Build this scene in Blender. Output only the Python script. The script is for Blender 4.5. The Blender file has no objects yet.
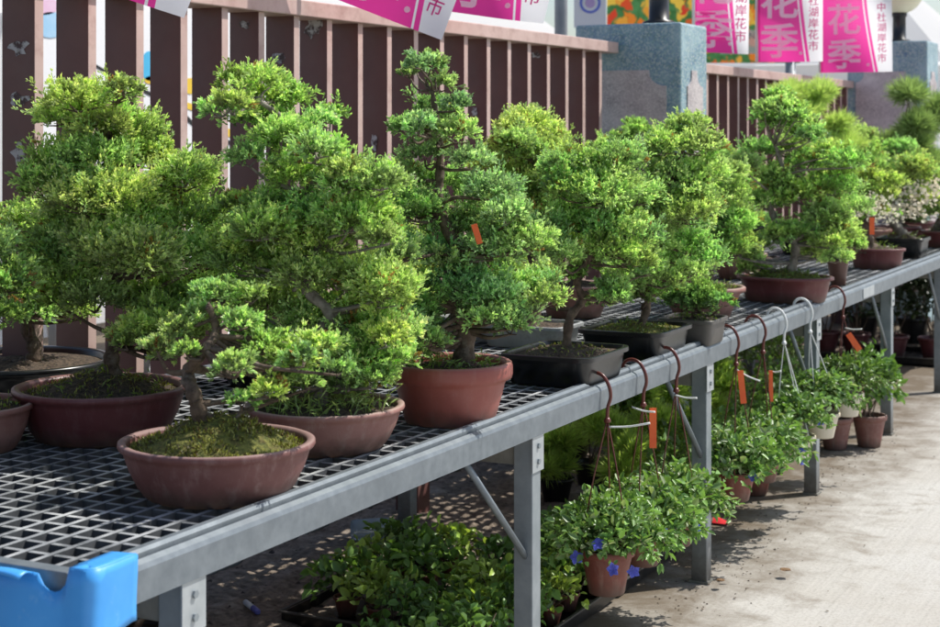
import bpy, math, random
import numpy as np
from mathutils import Vector, Matrix, noise as mnoise

S = bpy.context.scene
COL = S.collection
PI = math.pi

# ------------------------------------------------------------------ camera frame
F = 1600.0                       # focal length in photo pixels (photo 940 wide)
CAMH = 1.5
HOR = 130.0
YAW = math.radians(26.565)
FW = np.array([-math.sin(YAW), math.cos(YAW), 0.0])
RT = np.array([math.cos(YAW), math.sin(YAW), 0.0])

def at(px, py, Z):
    """point of the place seen at photo position px,py at depth Z"""
    p = FW * Z + RT * ((px - 470.0) * Z / F)
    p[2] = CAMH - (py - HOR) * Z / F
    return p

def atx(px, X):
    """(Y, Z) of the vertical plane x = X seen at photo column px"""
    r = (px - 470.0) / F
    Z = X / (-0.4472 + 0.8944 * r)
    return Z * (0.8944 + 0.4472 * r), Z

# ------------------------------------------------------------------ object helpers
def link(o):
    COL.objects.link(o)
    return o

def empty(name, loc, label=None, cat=None, group=None):
    o = link(bpy.data.objects.new(name, None))
    o.empty_display_size = 0.1
    o.location = [float(v) for v in loc]
    tag(o, label, cat, group)
    return o

def tag(o, label=None, cat=None, group=None, kind=None):
    if label: o['label'] = label
    if cat: o['category'] = cat
    if group: o['group'] = group
    if kind: o['kind'] = kind
    return o

ROOT = {}
def origin_of(o):
    p = Vector((0, 0, 0))
    while o is not None:
        p += o.location
        o = o.parent
    return p

class MB:
    def __init__(s):
        s.v = []; s.f = []; s.m = []; s.s = []
    def add(s, vs, fs, mi=0, smooth=False):
        b = len(s.v)
        s.v.extend([(float(p[0]), float(p[1]), float(p[2])) for p in vs])
        for f in fs:
            s.f.append([b + i for i in f]); s.m.append(mi); s.s.append(smooth)
        return b
    def box(s, x0, x1, y0, y1, z0, z1, mi=0, mis=None):
        vs = [(x0,y0,z0),(x1,y0,z0),(x1,y1,z0),(x0,y1,z0),(x0,y0,z1),(x1,y0,z1),(x1,y1,z1),(x0,y1,z1)]
        fs = [(3,2,1,0),(4,5,6,7),(0,1,5,4),(1,2,6,5),(2,3,7,6),(3,0,4,7)]  # bottom top -y +x +y -x
        b = len(s.v); s.v.extend(vs)
        for k, f in enumerate(fs):
            s.f.append([b + i for i in f]); s.m.append(mi if mis is None else mis[k]); s.s.append(False)
    def obox(s, c, ax, ay, az, mi=0):
        c, ax, ay, az = map(np.array, (c, ax, ay, az))
        vs = [c + i*ax + j*ay + k*az for k in (-1,1) for (i,j) in ((-1,-1),(1,-1),(1,1),(-1,1))]
        s.add(vs, [(3,2,1,0),(4,5,6,7),(0,1,5,4),(1,2,6,5),(2,3,7,6),(3,0,4,7)], mi)
    def tube(s, pts, rads, seg=8, mi=0, caps=True, smooth=True):
        pts = [np.array(p, float) for p in pts]
        n = len(pts)
        if not hasattr(rads, '__len__'): rads = [rads]*n
        ref = None; vs = []
        for i in range(n):
            t = pts[min(i+1,n-1)] - pts[max(i-1,0)]
            t = t / (np.linalg.norm(t) + 1e-9)
            if ref is None:
                ref = np.cross(t, (0.13,0.31,0.94) if abs(t[2]) < .9 else (1,0.1,0))
            u = ref - t*np.dot(ref, t); u /= (np.linalg.norm(u)+1e-9); ref = u
            w = np.cross(t, u)
            for k in range(seg):
                a = 2*PI*k/seg
                vs.append(pts[i] + rads[i]*(math.cos(a)*u + math.sin(a)*w))
        fs = []
        for i in range(n-1):
            for k in range(seg):
                k2 = (k+1) % seg
                fs.append((i*seg+k, i*seg+k2, (i+1)*seg+k2, (i+1)*seg+k))
        b = s.add(vs, fs, mi, smooth)
        if caps:
            s.f.append([b+k for k in range(seg)][::-1]); s.m.append(mi); s.s.append(False)
            s.f.append([b+(n-1)*seg+k for k in range(seg)]); s.m.append(mi); s.s.append(False)
    def lathe(s, c, prof, seg=48, sx=1.0, sy=1.0, rot=0.0, mi=0, smooth=True, wob=0.0, power=2.0, cap=False):
        vs = []
        cr, sr = math.cos(rot), math.sin(rot)
        for (r, z) in prof:
            for k in range(seg):
                a = 2*PI*k/seg
                ca, sa = math.cos(a), math.sin(a)
                q = (abs(ca)**power + abs(sa)**power) ** (-1.0/power)
                w = 1 + wob*math.sin(3*a+z*20)
                x = r*q*ca*sx*w; y = r*q*sa*sy*w
                vs.append((c[0]+x*cr-y*sr, c[1]+x*sr+y*cr, c[2]+z))
        fs = []
        n = len(prof)
        for i in range(n-1):
            for k in range(seg):
                k2 = (k+1) % seg
                fs.append((i*seg+k, i*seg+k2, (i+1)*seg+k2, (i+1)*seg+k))
        b = s.add(vs, fs, mi, smooth)
        if cap:
            s.f.append([b+k for k in range(seg)][::-1]); s.m.append(mi); s.s.append(False)
            s.f.append([b+(n-1)*seg+k for k in range(seg)]); s.m.append(mi); s.s.append(False)
    def extrude_y(s, prof, y0, y1, mi=0, smooth=False):
        n = len(prof)
        vs = [(x,y0,z) for x,z in prof] + [(x,y1,z) for x,z in prof]
        fs = [(i,(i+1)%n,n+(i+1)%n,n+i) for i in range(n)]
        s.add(vs, fs, mi, smooth)
        s.add(vs[:n], [tuple(range(n))[::-1]], mi); s.add(vs[n:], [tuple(range(n))], mi)
    def build(s, name, mats, parent=None, bevel=0.0):
        me = bpy.data.meshes.new(name)
        off = origin_of(parent) if parent else Vector((0,0,0))
        me.from_pydata([(v[0]-off.x, v[1]-off.y, v[2]-off.z) for v in s.v], [], s.f)
        if not isinstance(mats, (list, tuple)): mats = [mats]
        for m in mats: me.materials.append(m)
        me.polygons.foreach_set('material_index', s.m)
        me.polygons.foreach_set('use_smooth', s.s)
        me.update()
        o = link(bpy.data.objects.new(name, me))
        if parent: o.parent = parent
        if bevel:
            md = o.modifiers.new('bevel', 'BEVEL'); md.width = bevel; md.segments = 2; md.limit_method = 'ANGLE'
            md.angle_limit = math.radians(50); md.harden_normals = False
        return o
    def build_single(s, name, mats, loc, bevel=0.0):
        """a thing that is one mesh, origin at loc"""
        s.v = [(v[0]-loc[0], v[1]-loc[1], v[2]-loc[2]) for v in s.v]
        o = s.build(name, mats, None, bevel); o.location = [float(v) for v in loc]
        return o

def np_mesh(name, V, Fq, col, mat, parent):
    """fast mesh from numpy: V (n,3), Fq (m,k) faces, col (n,3) vertex colour"""
    off = np.array(origin_of(parent)) if parent else np.zeros(3)
    V = (V - off).astype(np.float32)
    k = Fq.shape[1]; m = len(Fq)
    me = bpy.data.meshes.new(name)
    me.vertices.add(len(V)); me.vertices.foreach_set('co', V.ravel())
    me.loops.add(m*k); me.loops.foreach_set('vertex_index', Fq.astype(np.int32).ravel())
    me.polygons.add(m)
    me.polygons.foreach_set('loop_start', np.arange(0, m*k, k, dtype=np.int32))
    me.polygons.foreach_set('loop_total', np.full(m, k, dtype=np.int32))
    a = me.attributes.new('Col', 'FLOAT_COLOR', 'POINT')
    c4 = np.ones((len(V), 4), np.float32); c4[:, :3] = np.clip(col, 0, 1)
    a.data.foreach_set('color', c4.ravel())
    me.materials.append(mat)
    me.update(calc_edges=True)
    me.validate()
    o = link(bpy.data.objects.new(name, me))
    if parent: o.parent = parent
    return o

# ------------------------------------------------------------------ materials
def new_mat(name):
    m = bpy.data.materials.new(name); m.use_nodes = True
    nt = m.node_tree; nt.nodes.clear()
    out = nt.nodes.new('ShaderNodeOutputMaterial')
    return m, nt, out

def mixcol(nt, fac, a, b):
    n = nt.nodes.new('ShaderNodeMix'); n.data_type = 'RGBA'
    if isinstance(fac, (int, float)): n.inputs[0].default_value = fac
    else: nt.links.new(fac, n.inputs[0])
    for i, c in ((6, a), (7, b)):
        if isinstance(c, (tuple, list)): n.inputs[i].default_value = (*c, 1) if len(c) == 3 else c
        else: nt.links.new(c, n.inputs[i])
    return n.outputs[2]

def ramp(nt, src, p0, p1, c0=(0,0,0), c1=(1,1,1)):
    n = nt.nodes.new('ShaderNodeValToRGB')
    n.color_ramp.elements[0].position = p0; n.color_ramp.elements[0].color = (*c0, 1)
    n.color_ramp.elements[1].position = p1; n.color_ramp.elements[1].color = (*c1, 1)
    nt.links.new(src, n.inputs[0])
    return n.outputs[0]

def noise_tex(nt, scale, detail=5, rough=0.6, vec=None, dist=0.0):
    n = nt.nodes.new('ShaderNodeTexNoise')
    n.inputs['Scale'].default_value = scale; n.inputs['Detail'].default_value = detail
    n.inputs['Roughness'].default_value = rough; n.inputs['Distortion'].default_value = dist
    if vec is None:
        tc = nt.nodes.new('ShaderNodeTexCoord'); vec = tc.outputs['Object']
    nt.links.new(vec, n.inputs['Vector'])
    return n.outputs['Fac']

def principled(nt, out, col, rough=0.6, metal=0.0, bump=None, bstr=0.2, bdist=0.01, spec=0.5):
    p = nt.nodes.new('ShaderNodeBsdfPrincipled')
    if isinstance(col, (tuple, list)): p.inputs['Base Color'].default_value = (*col, 1)
    else: nt.links.new(col, p.inputs['Base Color'])
    if isinstance(rough, (int, float)): p.inputs['Roughness'].default_value = rough
    else: nt.links.new(rough, p.inputs['Roughness'])
    p.inputs['Metallic'].default_value = metal
    p.inputs['Specular IOR Level'].default_value = spec
    if bump is not None:
        b = nt.nodes.new('ShaderNodeBump'); b.inputs['Strength'].default_value = bstr
        b.inputs['Distance'].default_value = bdist
        nt.links.new(bump, b.inputs['Height']); nt.links.new(b.outputs[0], p.inputs['Normal'])
    nt.links.new(p.outputs[0], out.inputs['Surface'])
    return p

def simple(name, c1, c2, scale=20, rough=0.6, metal=0.0, bstr=0.15, p=(0.35, 0.65), detail=6, spec=0.5, c3=None, scale3=4, p3=(0.5, 0.7), bdist=0.004):
    m, nt, out = new_mat(name)
    f = noise_tex(nt, scale, detail)
    c = mixcol(nt, ramp(nt, f, *p), c1, c2)
    if c3 is not None:
        g = noise_tex(nt, scale3, 6, 0.7)
        c = mixcol(nt, ramp(nt, g, *p3), c, c3)
    principled(nt, out, c, rough, metal, f, bstr, bdist, spec)
    return m

def leaf_mat(name, trans=0.35, rough=0.5, tint=(1.15, 1.2, 0.55), spec=0.35):
    m, nt, out = new_mat(name)
    a = nt.nodes.new('ShaderNodeAttribute'); a.attribute_name = 'Col'
    p = nt.nodes.new('ShaderNodeBsdfPrincipled')
    nt.links.new(a.outputs['Color'], p.inputs['Base Color'])
    p.inputs['Roughness'].default_value = rough
    p.inputs['Specular IOR Level'].default_value = spec
    t = nt.nodes.new('ShaderNodeBsdfTranslucent')
    mm = nt.nodes.new('ShaderNodeMix'); mm.data_type = 'RGBA'; mm.blend_type = 'MULTIPLY'; mm.inputs[0].default_value = 1
    nt.links.new(a.outputs['Color'], mm.inputs[6]); mm.inputs[7].default_value = (*tint, 1)
    nt.links.new(mm.outputs[2], t.inputs['Color'])
    mx = nt.nodes.new('ShaderNodeMixShader'); mx.inputs[0].default_value = trans
    nt.links.new(p.outputs[0], mx.inputs[1]); nt.links.new(t.outputs[0], mx.inputs[2])
    nt.links.new(mx.outputs[0], out.inputs['Surface'])
    return m

M = {}
M['foliage'] = leaf_mat('juniper_foliage', 0.5, .42, tint=(1.2,1.25,.7), spec=.5)
M['leaf'] = leaf_mat('broad_leaf', 0.3, 0.38, spec=0.5)
M['petal'] = leaf_mat('petal', 0.3, 0.6, tint=(1, 1, 1))
M['bark'] = simple('bark', (0.05,0.032,0.02), (0.17,0.12,0.085), 45, 0.85, 0, 0.7, bdist=0.006, c3=(0.28,0.25,0.21), scale3=14, p3=(0.55,0.75))
M['pale_bark'] = simple('pale_bark', (0.12,0.1,0.08), (0.32,0.28,0.24), 40, 0.85, 0, 0.6, bdist=0.006)
M['galv'] = simple('galvanised_steel', (0.155,0.18,0.20), (0.21,0.238,0.258), 28, 0.5, 0.35, 0.04, spec=0.5, c3=(0.15,0.172,0.188), scale3=5)
M['galv_light'] = simple('bare_steel_plate', (0.36,0.39,0.40), (0.44,0.47,0.48), 20, 0.45, 0.3, 0.05)
M['beam'] = simple('dull_beam_steel', (0.20,0.195,0.17), (0.27,0.265,0.235), 18, 0.6, 0.2, 0.05, c3=(0.15,0.145,0.13), scale3=7)
M['leg'] = simple('leg_steel', (0.23,0.26,0.275), (0.30,0.33,0.345), 14, 0.5, 0.25, 0.05, c3=(0.22,0.235,0.235), scale3=6)
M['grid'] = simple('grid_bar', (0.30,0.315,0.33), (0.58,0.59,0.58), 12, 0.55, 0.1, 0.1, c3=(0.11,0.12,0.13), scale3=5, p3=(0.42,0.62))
M['grid_side'] = simple('shaded_bar_side', (0.035,0.038,0.042), (0.075,0.08,0.085), 16, 0.7, 0.0, 0.1)  # shade between the bars painted in as a darker side colour
M['terra_plastic'] = simple('red_brown_plastic', (0.215,0.058,0.043), (0.27,0.078,0.060), 8, 0.42, 0, 0.03, c3=(0.30,0.14,0.11), scale3=14, p3=(0.58,0.8))
M['terra_brown'] = simple('brown_terracotta', (0.155,0.062,0.054), (0.215,0.095,0.085), 9, 0.62, 0, 0.1, c3=(0.29,0.165,0.15), scale3=8, p3=(0.55,0.8))
M['terra_dusty'] = simple('dusty_terracotta', (0.25,0.11,0.09), (0.34,0.18,0.155), 10, 0.7, 0, 0.12, c3=(0.17,0.075,0.065), scale3=6, p3=(0.45,0.75))
M['burgundy'] = simple('burgundy_glaze', (0.105,0.03,0.032), (0.16,0.05,0.05), 6, 0.45, 0, 0.04, c3=(0.21,0.105,0.095), scale3=16, p3=(0.55,0.85))
M['black_plastic'] = simple('black_plastic', (0.006,0.0065,0.0075), (0.012,0.0125,0.014), 10, 0.28, 0, 0.04, c3=(0.035,0.034,0.032), scale3=9, p3=(0.55,0.8))
M['grey_plastic'] = simple('grey_brown_plastic', (0.075,0.068,0.062), (0.11,0.10,0.09), 10, 0.5, 0, 0.04)
M['pale_tray'] = simple('pale_grey_plastic', (0.30,0.31,0.31), (0.42,0.43,0.43), 10, 0.5, 0, 0.04, c3=(0.16,0.15,0.14), scale3=12, p3=(0.55,0.75))
M['cream'] = simple('cream_plastic', (0.62,0.54,0.40), (0.70,0.63,0.50), 10, 0.5, 0, 0.03)
M['terra'] = simple('terracotta_plastic', (0.26,0.085,0.05), (0.32,0.12,0.075), 14, 0.55, 0, 0.06)
M['soil'] = simple('potting_soil', (0.025,0.018,0.012), (0.13,0.09,0.06), 120, 0.95, 0, 0.8, bdist=0.01, c3=(0.20,0.15,0.10), scale3=60, p3=(0.58,0.72))
M['moss'] = simple('moss', (0.05,0.065,0.012), (0.24,0.23,0.05), 70, 0.95, 0, 0.9, bdist=0.012, c3=(0.09,0.06,0.025), scale3=26, p3=(0.5,0.68))
M['brown_wire'] = simple('brown_hanger_plastic', (0.105,0.022,0.015), (0.15,0.035,0.024), 20, 0.35, 0, 0.02)
M['white_wire'] = simple('white_hanger_plastic', (0.72,0.72,0.70), (0.82,0.82,0.80), 20, 0.4, 0, 0.02)
M['orange_tag'] = simple('orange_tag', (0.85,0.11,0.02), (0.92,0.16,0.03), 20, 0.5, 0, 0.02)
M['tie'] = simple('white_tie', (0.75,0.75,0.72), (0.85,0.85,0.82), 20, 0.5, 0, 0.02)
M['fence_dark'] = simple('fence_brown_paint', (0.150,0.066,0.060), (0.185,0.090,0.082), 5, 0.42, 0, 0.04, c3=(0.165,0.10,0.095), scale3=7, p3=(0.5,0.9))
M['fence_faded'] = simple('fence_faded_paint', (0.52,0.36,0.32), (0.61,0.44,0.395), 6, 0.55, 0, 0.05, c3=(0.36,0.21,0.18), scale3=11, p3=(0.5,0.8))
M['paper_scrap'] = simple('torn_paper', (0.10,0.07,0.07), (0.55,0.55,0.56), 45, 0.8, 0, 0.05, p=(0.42,0.55))
M['blue'] = simple('blue_sheet', (0.06,0.36,0.80), (0.085,0.42,0.86), 5, 0.42, 0, 0.05)
M['pink'] = None
M['white_paint'] = simple('white_paint', (0.78,0.79,0.80), (0.84,0.84,0.84), 3, 0.5, 0, 0.02)
M['white_fabric'] = simple('white_awning', (0.82,0.82,0.83), (0.88,0.88,0.88), 2, 0.8, 0, 0.02)
def cloth_mat(name, c, tr=.55):
    m, nt, out = new_mat(name)
    p = nt.nodes.new('ShaderNodeBsdfPrincipled'); p.inputs['Roughness'].default_value = .8
    t = nt.nodes.new('ShaderNodeBsdfTranslucent')
    g = noise_tex(nt, 3, 4); cc = mixcol(nt, g, tuple(x*.97 for x in c), c)
    nt.links.new(cc, p.inputs['Base Color']); nt.links.new(cc, t.inputs['Color'])
    mx = nt.nodes.new('ShaderNodeMixShader'); mx.inputs[0].default_value = tr
    nt.links.new(p.outputs[0], mx.inputs[1]); nt.links.new(t.outputs[0], mx.inputs[2]); nt.links.new(mx.outputs[0], out.inputs['Surface'])
    return m
M['white_fabric'] = cloth_mat('white_awning', (.90,.90,.90))
M['bright_white'] = simple('bright_white_paint', (.90,.90,.90), (.93,.93,.93), 3, .5)
M['dark_glass'] = simple('dark_glass', (0.012,0.014,0.016), (0.03,0.032,0.035), 3, 0.12, 0, 0.0)
M['black_paint'] = simple('black_paint', (0.012,0.012,0.014), (0.02,0.02,0.022), 8, 0.35, 0, 0.02)
M['globe'] = simple('lamp_globe', (0.86,0.80,0.58), (0.90,0.84,0.62), 4, 0.35, 0, 0.0)
M['wood_stick'] = simple('bamboo', (0.45,0.36,0.22), (0.58,0.48,0.30), 30, 0.7, 0, 0.1)
M['tyre'] = simple('tyre_rubber', (0.015,0.015,0.015), (0.03,0.03,0.03), 30, 0.85, 0, 0.1)
M['sky_blue'] = simple('cyan_paint', (0.06,0.45,0.75), (0.1,0.55,0.85), 3, 0.4, 0, 0)
M['yellow'] = simple('yellow_paint', (0.85,0.55,0.04), (0.9,0.62,0.06), 3, 0.4, 0, 0)
M['red_petal'] = simple('red_plastic', (0.7,0.02,0.03), (0.8,0.04,0.05), 30, 0.4, 0, 0)
M['grey_pole'] = simple('grey_pole', (0.26,0.28,0.30), (0.32,0.34,0.36), 8, 0.5, 0.2, 0.02)
M['dry_leaf'] = simple('dry_leaf', (0.12,0.065,0.03), (0.30,0.18,0.09), 60, 0.9, 0, 0.3)

def terrazzo(name, cols, base, scale):
    m, nt, out = new_mat(name)
    tc = nt.nodes.new('ShaderNodeTexCoord')
    v = nt.nodes.new('ShaderNodeTexVoronoi'); v.inputs['Scale'].default_value = scale
    nt.links.new(tc.outputs['Object'], v.inputs['Vector'])
    sep = nt.nodes.new('ShaderNodeSeparateColor'); nt.links.new(v.outputs['Color'], sep.inputs[0])
    n = nt.nodes.new('ShaderNodeValToRGB'); n.color_ramp.interpolation = 'CONSTANT'
    els = n.color_ramp.elements
    while len(els) < len(cols): els.new(0.5)
    for i, c in enumerate(cols):
        els[i].position = i/len(cols); els[i].color = (*c, 1)
    nt.links.new(sep.outputs[0], n.inputs[0])
    g = noise_tex(nt, 5, 5, 0.6)
    c = mixcol(nt, ramp(nt, g, 0.3, 0.8), n.outputs[0], base)
    principled(nt, out, c, 0.55, 0, v.outputs['Distance'], 0.1, 0.002)
    return m
M['terrazzo_blue'] = terrazzo('blue_green_terrazzo', [(0.10,0.20,0.30),(0.22,0.32,0.36),(0.08,0.16,0.30),(0.36,0.44,0.44),(0.16,0.30,0.33),(0.12,0.22,0.22),(0.44,0.48,0.46)], (0.40,0.54,0.57), 130)
M['terrazzo_pink'] = terrazzo('pink_grey_terrazzo', [(0.34,0.29,0.30),(0.44,0.38,0.38),(0.24,0.20,0.21),(0.52,0.47,0.46),(0.38,0.32,0.34),(0.30,0.26,0.27)], (0.78,0.71,0.69), 140)

def pot_mat(name, c1, c2, dust, rough, streak=.6):
    m, nt, out = new_mat(name)
    tc = nt.nodes.new('ShaderNodeTexCoord'); ob = tc.outputs['Object']
    f = noise_tex(nt, 9, 6, .65, ob); c = mixcol(nt, ramp(nt, f, .35, .65), c1, c2)
    mp = nt.nodes.new('ShaderNodeMapping'); mp.inputs['Scale'].default_value = (34,34,3.5); nt.links.new(ob, mp.inputs['Vector'])
    st = noise_tex(nt, 1.0, 5, .7, mp.outputs[0]); g = noise_tex(nt, 22, 6, .75, ob)
    a = nt.nodes.new('ShaderNodeMath'); a.operation='MULTIPLY'; nt.links.new(ramp(nt, st, .48, .70), a.inputs[0]); nt.links.new(ramp(nt, g, .38, .62), a.inputs[1])
    k = nt.nodes.new('ShaderNodeMath'); k.operation='MULTIPLY'; nt.links.new(a.outputs[0], k.inputs[0]); k.inputs[1].default_value = streak
    c = mixcol(nt, k.outputs[0], c, dust)
    # soil splashed up from the foot, lime at the lip
    sp = nt.nodes.new('ShaderNodeSeparateXYZ'); nt.links.new(ob, sp.inputs[0])
    z = nt.nodes.new('ShaderNodeMath'); z.operation='MULTIPLY_ADD'; nt.links.new(g, z.inputs[0]); z.inputs[1].default_value=-.07; nt.links.new(sp.outputs[2], z.inputs[2])
    r = nt.nodes.new('ShaderNodeMapRange'); r.inputs[1].default_value=-.035; r.inputs[2].default_value=.012; r.inputs[3].default_value=.75; r.inputs[4].default_value=0.0
    nt.links.new(z.outputs[0], r.inputs[0])
    c = mixcol(nt, r.outputs[0], c, (.075,.055,.04))
    ge = nt.nodes.new('ShaderNodeNewGeometry'); gs = nt.nodes.new('ShaderNodeSeparateXYZ'); nt.links.new(ge.outputs['Normal'], gs.inputs[0])
    u = nt.nodes.new('ShaderNodeMath'); u.operation='MULTIPLY'; nt.links.new(ramp(nt, gs.outputs[2], .45, .9), u.inputs[0]); u.inputs[1].default_value=.55
    c = mixcol(nt, u.outputs[0], c, dust)
    principled(nt, out, c, rough, 0, g, .18, .003, .4)
    return m
M['terra_dusty'] = pot_mat('dusty_terracotta', (.235,.10,.082), (.32,.165,.14), (.46,.36,.31), .68)
M['terra_brown'] = pot_mat('brown_terracotta', (.125,.045,.040), (.185,.078,.070), (.40,.28,.255), .6)
M['burgundy'] = pot_mat('burgundy_glaze', (.115,.030,.032), (.16,.048,.049), (.32,.19,.18), .42, .35)
M['terra_plastic'] = pot_mat('red_brown_plastic', (.27,.070,.055), (.32,.092,.072), (.46,.27,.23), .42, .3)
M['terra'] = pot_mat('terracotta_plastic', (.185,.052,.036), (.235,.075,.054), (.45,.30,.24), .55, .5)
def leg_mat():
    m, nt, out = new_mat('leg_steel')
    f = noise_tex(nt, 14, 6); c = mixcol(nt, ramp(nt, f, .35, .65), (.22,.25,.265), (.30,.33,.345))
    ge = nt.nodes.new('ShaderNodeNewGeometry'); sp = nt.nodes.new('ShaderNodeSeparateXYZ'); nt.links.new(ge.outputs['Position'], sp.inputs[0])
    g = noise_tex(nt, 26, 6, .7)
    z = nt.nodes.new('ShaderNodeMath'); z.operation='MULTIPLY_ADD'; nt.links.new(g, z.inputs[0]); z.inputs[1].default_value=-.22; nt.links.new(sp.outputs[2], z.inputs[2])
    r = nt.nodes.new('ShaderNodeMapRange'); r.inputs[1].default_value=-.1; r.inputs[2].default_value=.08; r.inputs[3].default_value=.85; r.inputs[4].default_value=0
    nt.links.new(z.outputs[0], r.inputs[0]); c = mixcol(nt, r.outputs[0], c, (.085,.072,.058))
    principled(nt, out, c, .5, .25, f, .05, .003); return m
M['leg'] = leg_mat()
def vase_mat():
    m, nt, out = new_mat('two_tone_glaze')
    tc = nt.nodes.new('ShaderNodeTexCoord'); sp = nt.nodes.new('ShaderNodeSeparateXYZ'); nt.links.new(tc.outputs['Object'], sp.inputs[0])
    c = mixcol(nt, ramp(nt, sp.outputs[2], .112, .118), (.13,.06,.045), (.012,.012,.014))
    principled(nt, out, c, .3); return m
M['vase_glaze'] = vase_mat()
def concrete_mat():
    m, nt, out = new_mat('concrete_ground')
    tc = nt.nodes.new('ShaderNodeTexCoord'); g = tc.outputs['Object']
    big = noise_tex(nt, 0.9, 6, 0.6, g, 0.6)
    mid = noise_tex(nt, 5, 8, 0.7, g, 0.3)
    fine = noise_tex(nt, 90, 4, 0.7, g)
    c = mixcol(nt, ramp(nt, big, 0.38, 0.62), (0.47,0.445,0.40), (0.53,0.515,0.48))
    c = mixcol(nt, ramp(nt, mid, 0.52, 0.72), c, (0.385,0.35,0.30))
    c = mixcol(nt, ramp(nt, fine, 0.48, 0.78), c, (0.30,0.275,0.235))
    # brushed lines
    mp = nt.nodes.new('ShaderNodeMapping'); mp.inputs['Rotation'].default_value = (0,0,math.radians(62)); mp.inputs['Scale'].default_value = (60,1.2,1)
    nt.links.new(g, mp.inputs['Vector'])
    br = noise_tex(nt, 1.0, 3, 0.6, mp.outputs[0])
    mx = nt.nodes.new('ShaderNodeMix'); mx.data_type='RGBA'; mx.blend_type='MULTIPLY'; mx.inputs[0].default_value=0.5
    nt.links.new(c, mx.inputs[6]); nt.links.new(ramp(nt, br, 0.3, 0.6, (0.84,0.84,0.84), (1.04,1.04,1.04)), mx.inputs[7])
    ad = nt.nodes.new('ShaderNodeMath'); ad.operation='ADD'; nt.links.new(br, ad.inputs[0]); nt.links.new(fine, ad.inputs[1])
    # dirt washed out from under the bench
    sp = nt.nodes.new('ShaderNodeSeparateXYZ'); nt.links.new(g, sp.inputs[0])
    a1 = nt.nodes.new('ShaderNodeMath'); a1.operation='MULTIPLY_ADD'; nt.links.new(mid, a1.inputs[0]); a1.inputs[1].default_value=-1.3; nt.links.new(sp.outputs[0], a1.inputs[2])
    c2 = mixcol(nt, ramp(nt, a1.outputs[0], -2.45 , -1.75), (0.15,0.118,0.083), mx.outputs[2])
    rp = nt.nodes.new('ShaderNodeMapRange'); rp.inputs[1].default_value=-2.55; rp.inputs[2].default_value=-1.95
    nt.links.new(a1.outputs[0], rp.inputs[0])
    c2 = mixcol(nt, rp.outputs[0], (0.15,0.118,0.083), mx.outputs[2])
    principled(nt, out, c2, 0.8, 0, ad.outputs[0], 0.25, 0.004, 0.3)
    return m
M['concrete'] = concrete_mat()
M['dirt'] = simple('bare_dirt', (0.14,0.108,0.08), (0.33,0.262,0.20), 34, 0.95, 0, 0.9, bdist=0.02, c3=(0.48,0.40,0.32), scale3=8, p3=(0.54,0.70))

# ------------------------------------------------------------------ foliage generators
def unit(a):
    return a / (np.linalg.norm(a, axis=-1, keepdims=True) + 1e-9)

def kites(P, D, L, W, rng, cb, ct):
    """elongated quads: base P, direction D, length L, width W; colours at base and tip"""
    n = len(P)
    rnd = rng.normal(size=(n,3))
    Sd = unit(np.cross(D, rnd))
    mid = P + D*(L*0.5)[:,None]
    V = np.empty((n,4,3)); V[:,0] = P; V[:,1] = mid + Sd*(W*.5)[:,None]; V[:,2] = P + D*L[:,None]; V[:,3] = mid - Sd*(W*.5)[:,None]
    C = np.empty((n,4,3)); C[:,0] = cb; C[:,1] = (cb+ct)*.5; C[:,2] = ct; C[:,3] = (cb+ct)*.5
    Q = np.arange(n*4).reshape(n,4)
    return V.reshape(-1,3), Q, C.reshape(-1,3)

def spindles(P, D, L, W, rng, cb, ct):
    """tapering keeled scale shoots: base, three mid corners, tip"""
    n = len(P)
    S1 = unit(np.cross(D, rng.normal(size=(n,3)))); S2 = np.cross(D, S1)
    mid = P + D*(L*.58)[:,None]; w = (W*.5)[:,None]
    V = np.empty((n,5,3)); V[:,0] = P; V[:,4] = P + D*L[:,None]
    for k in range(3):
        a = 1.35*(k-1); V[:,1+k] = mid + (S1*math.cos(a) + S2*math.sin(a))*w
    C = np.empty((n,5,3)); C[:,0] = cb; C[:,1:4] = ((cb+ct)*.5)[:,None,:]; C[:,4] = ct
    b = (np.arange(n)*5)[:,None]
    Q = np.concatenate([b+np.array([0,1,4,2]), b+np.array([0,2,4,3])])
    return V.reshape(-1,3), Q, C.reshape(-1,3)

def leaves(P, D, N, L, W, col, rng, fold=0.18, curl=0.25):
    """folded broad leaves (two quads): base, left, right, tip, midrib"""
    n = len(P)
    Sd = unit(np.cross(D, N)); N = unit(np.cross(Sd, D))
    L = L[:,None]; W = W[:,None]
    m1 = P + D*L*.45
    tip = P + D*L - N*L*curl
    V = np.empty((n,6,3))
    V[:,0] = P; V[:,1] = P + D*L*.4 + Sd*W*.5 + N*W*fold; V[:,2] = P + D*L*.75 + Sd*W*.38 + N*(W*fold - L*curl*.5)
    V[:,3] = tip; V[:,4] = P + D*L*.75 - Sd*W*.38 + N*(W*fold - L*curl*.5); V[:,5] = P + D*L*.4 - Sd*W*.5 + N*W*fold
    # two quads sharing the midrib 0-3 : (0,1,2,3) and (0,3,4,5)
    b = (np.arange(n)*6)[:,None]
    Q = np.concatenate([b + np.array([0,1,2,3]), b + np.array([0,3,4,5])])
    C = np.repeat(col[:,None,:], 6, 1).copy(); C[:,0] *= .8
    return V.reshape(-1,3), Q, C.reshape(-1,3)

def merge(parts):
    Vs=[];Qs=[];Cs=[];b=0
    for V,Q,C in parts:
        Vs.append(V);Qs.append(Q+b);Cs.append(C);b+=len(V)
    return np.concatenate(Vs),np.concatenate(Qs),np.concatenate(Cs)

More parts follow.
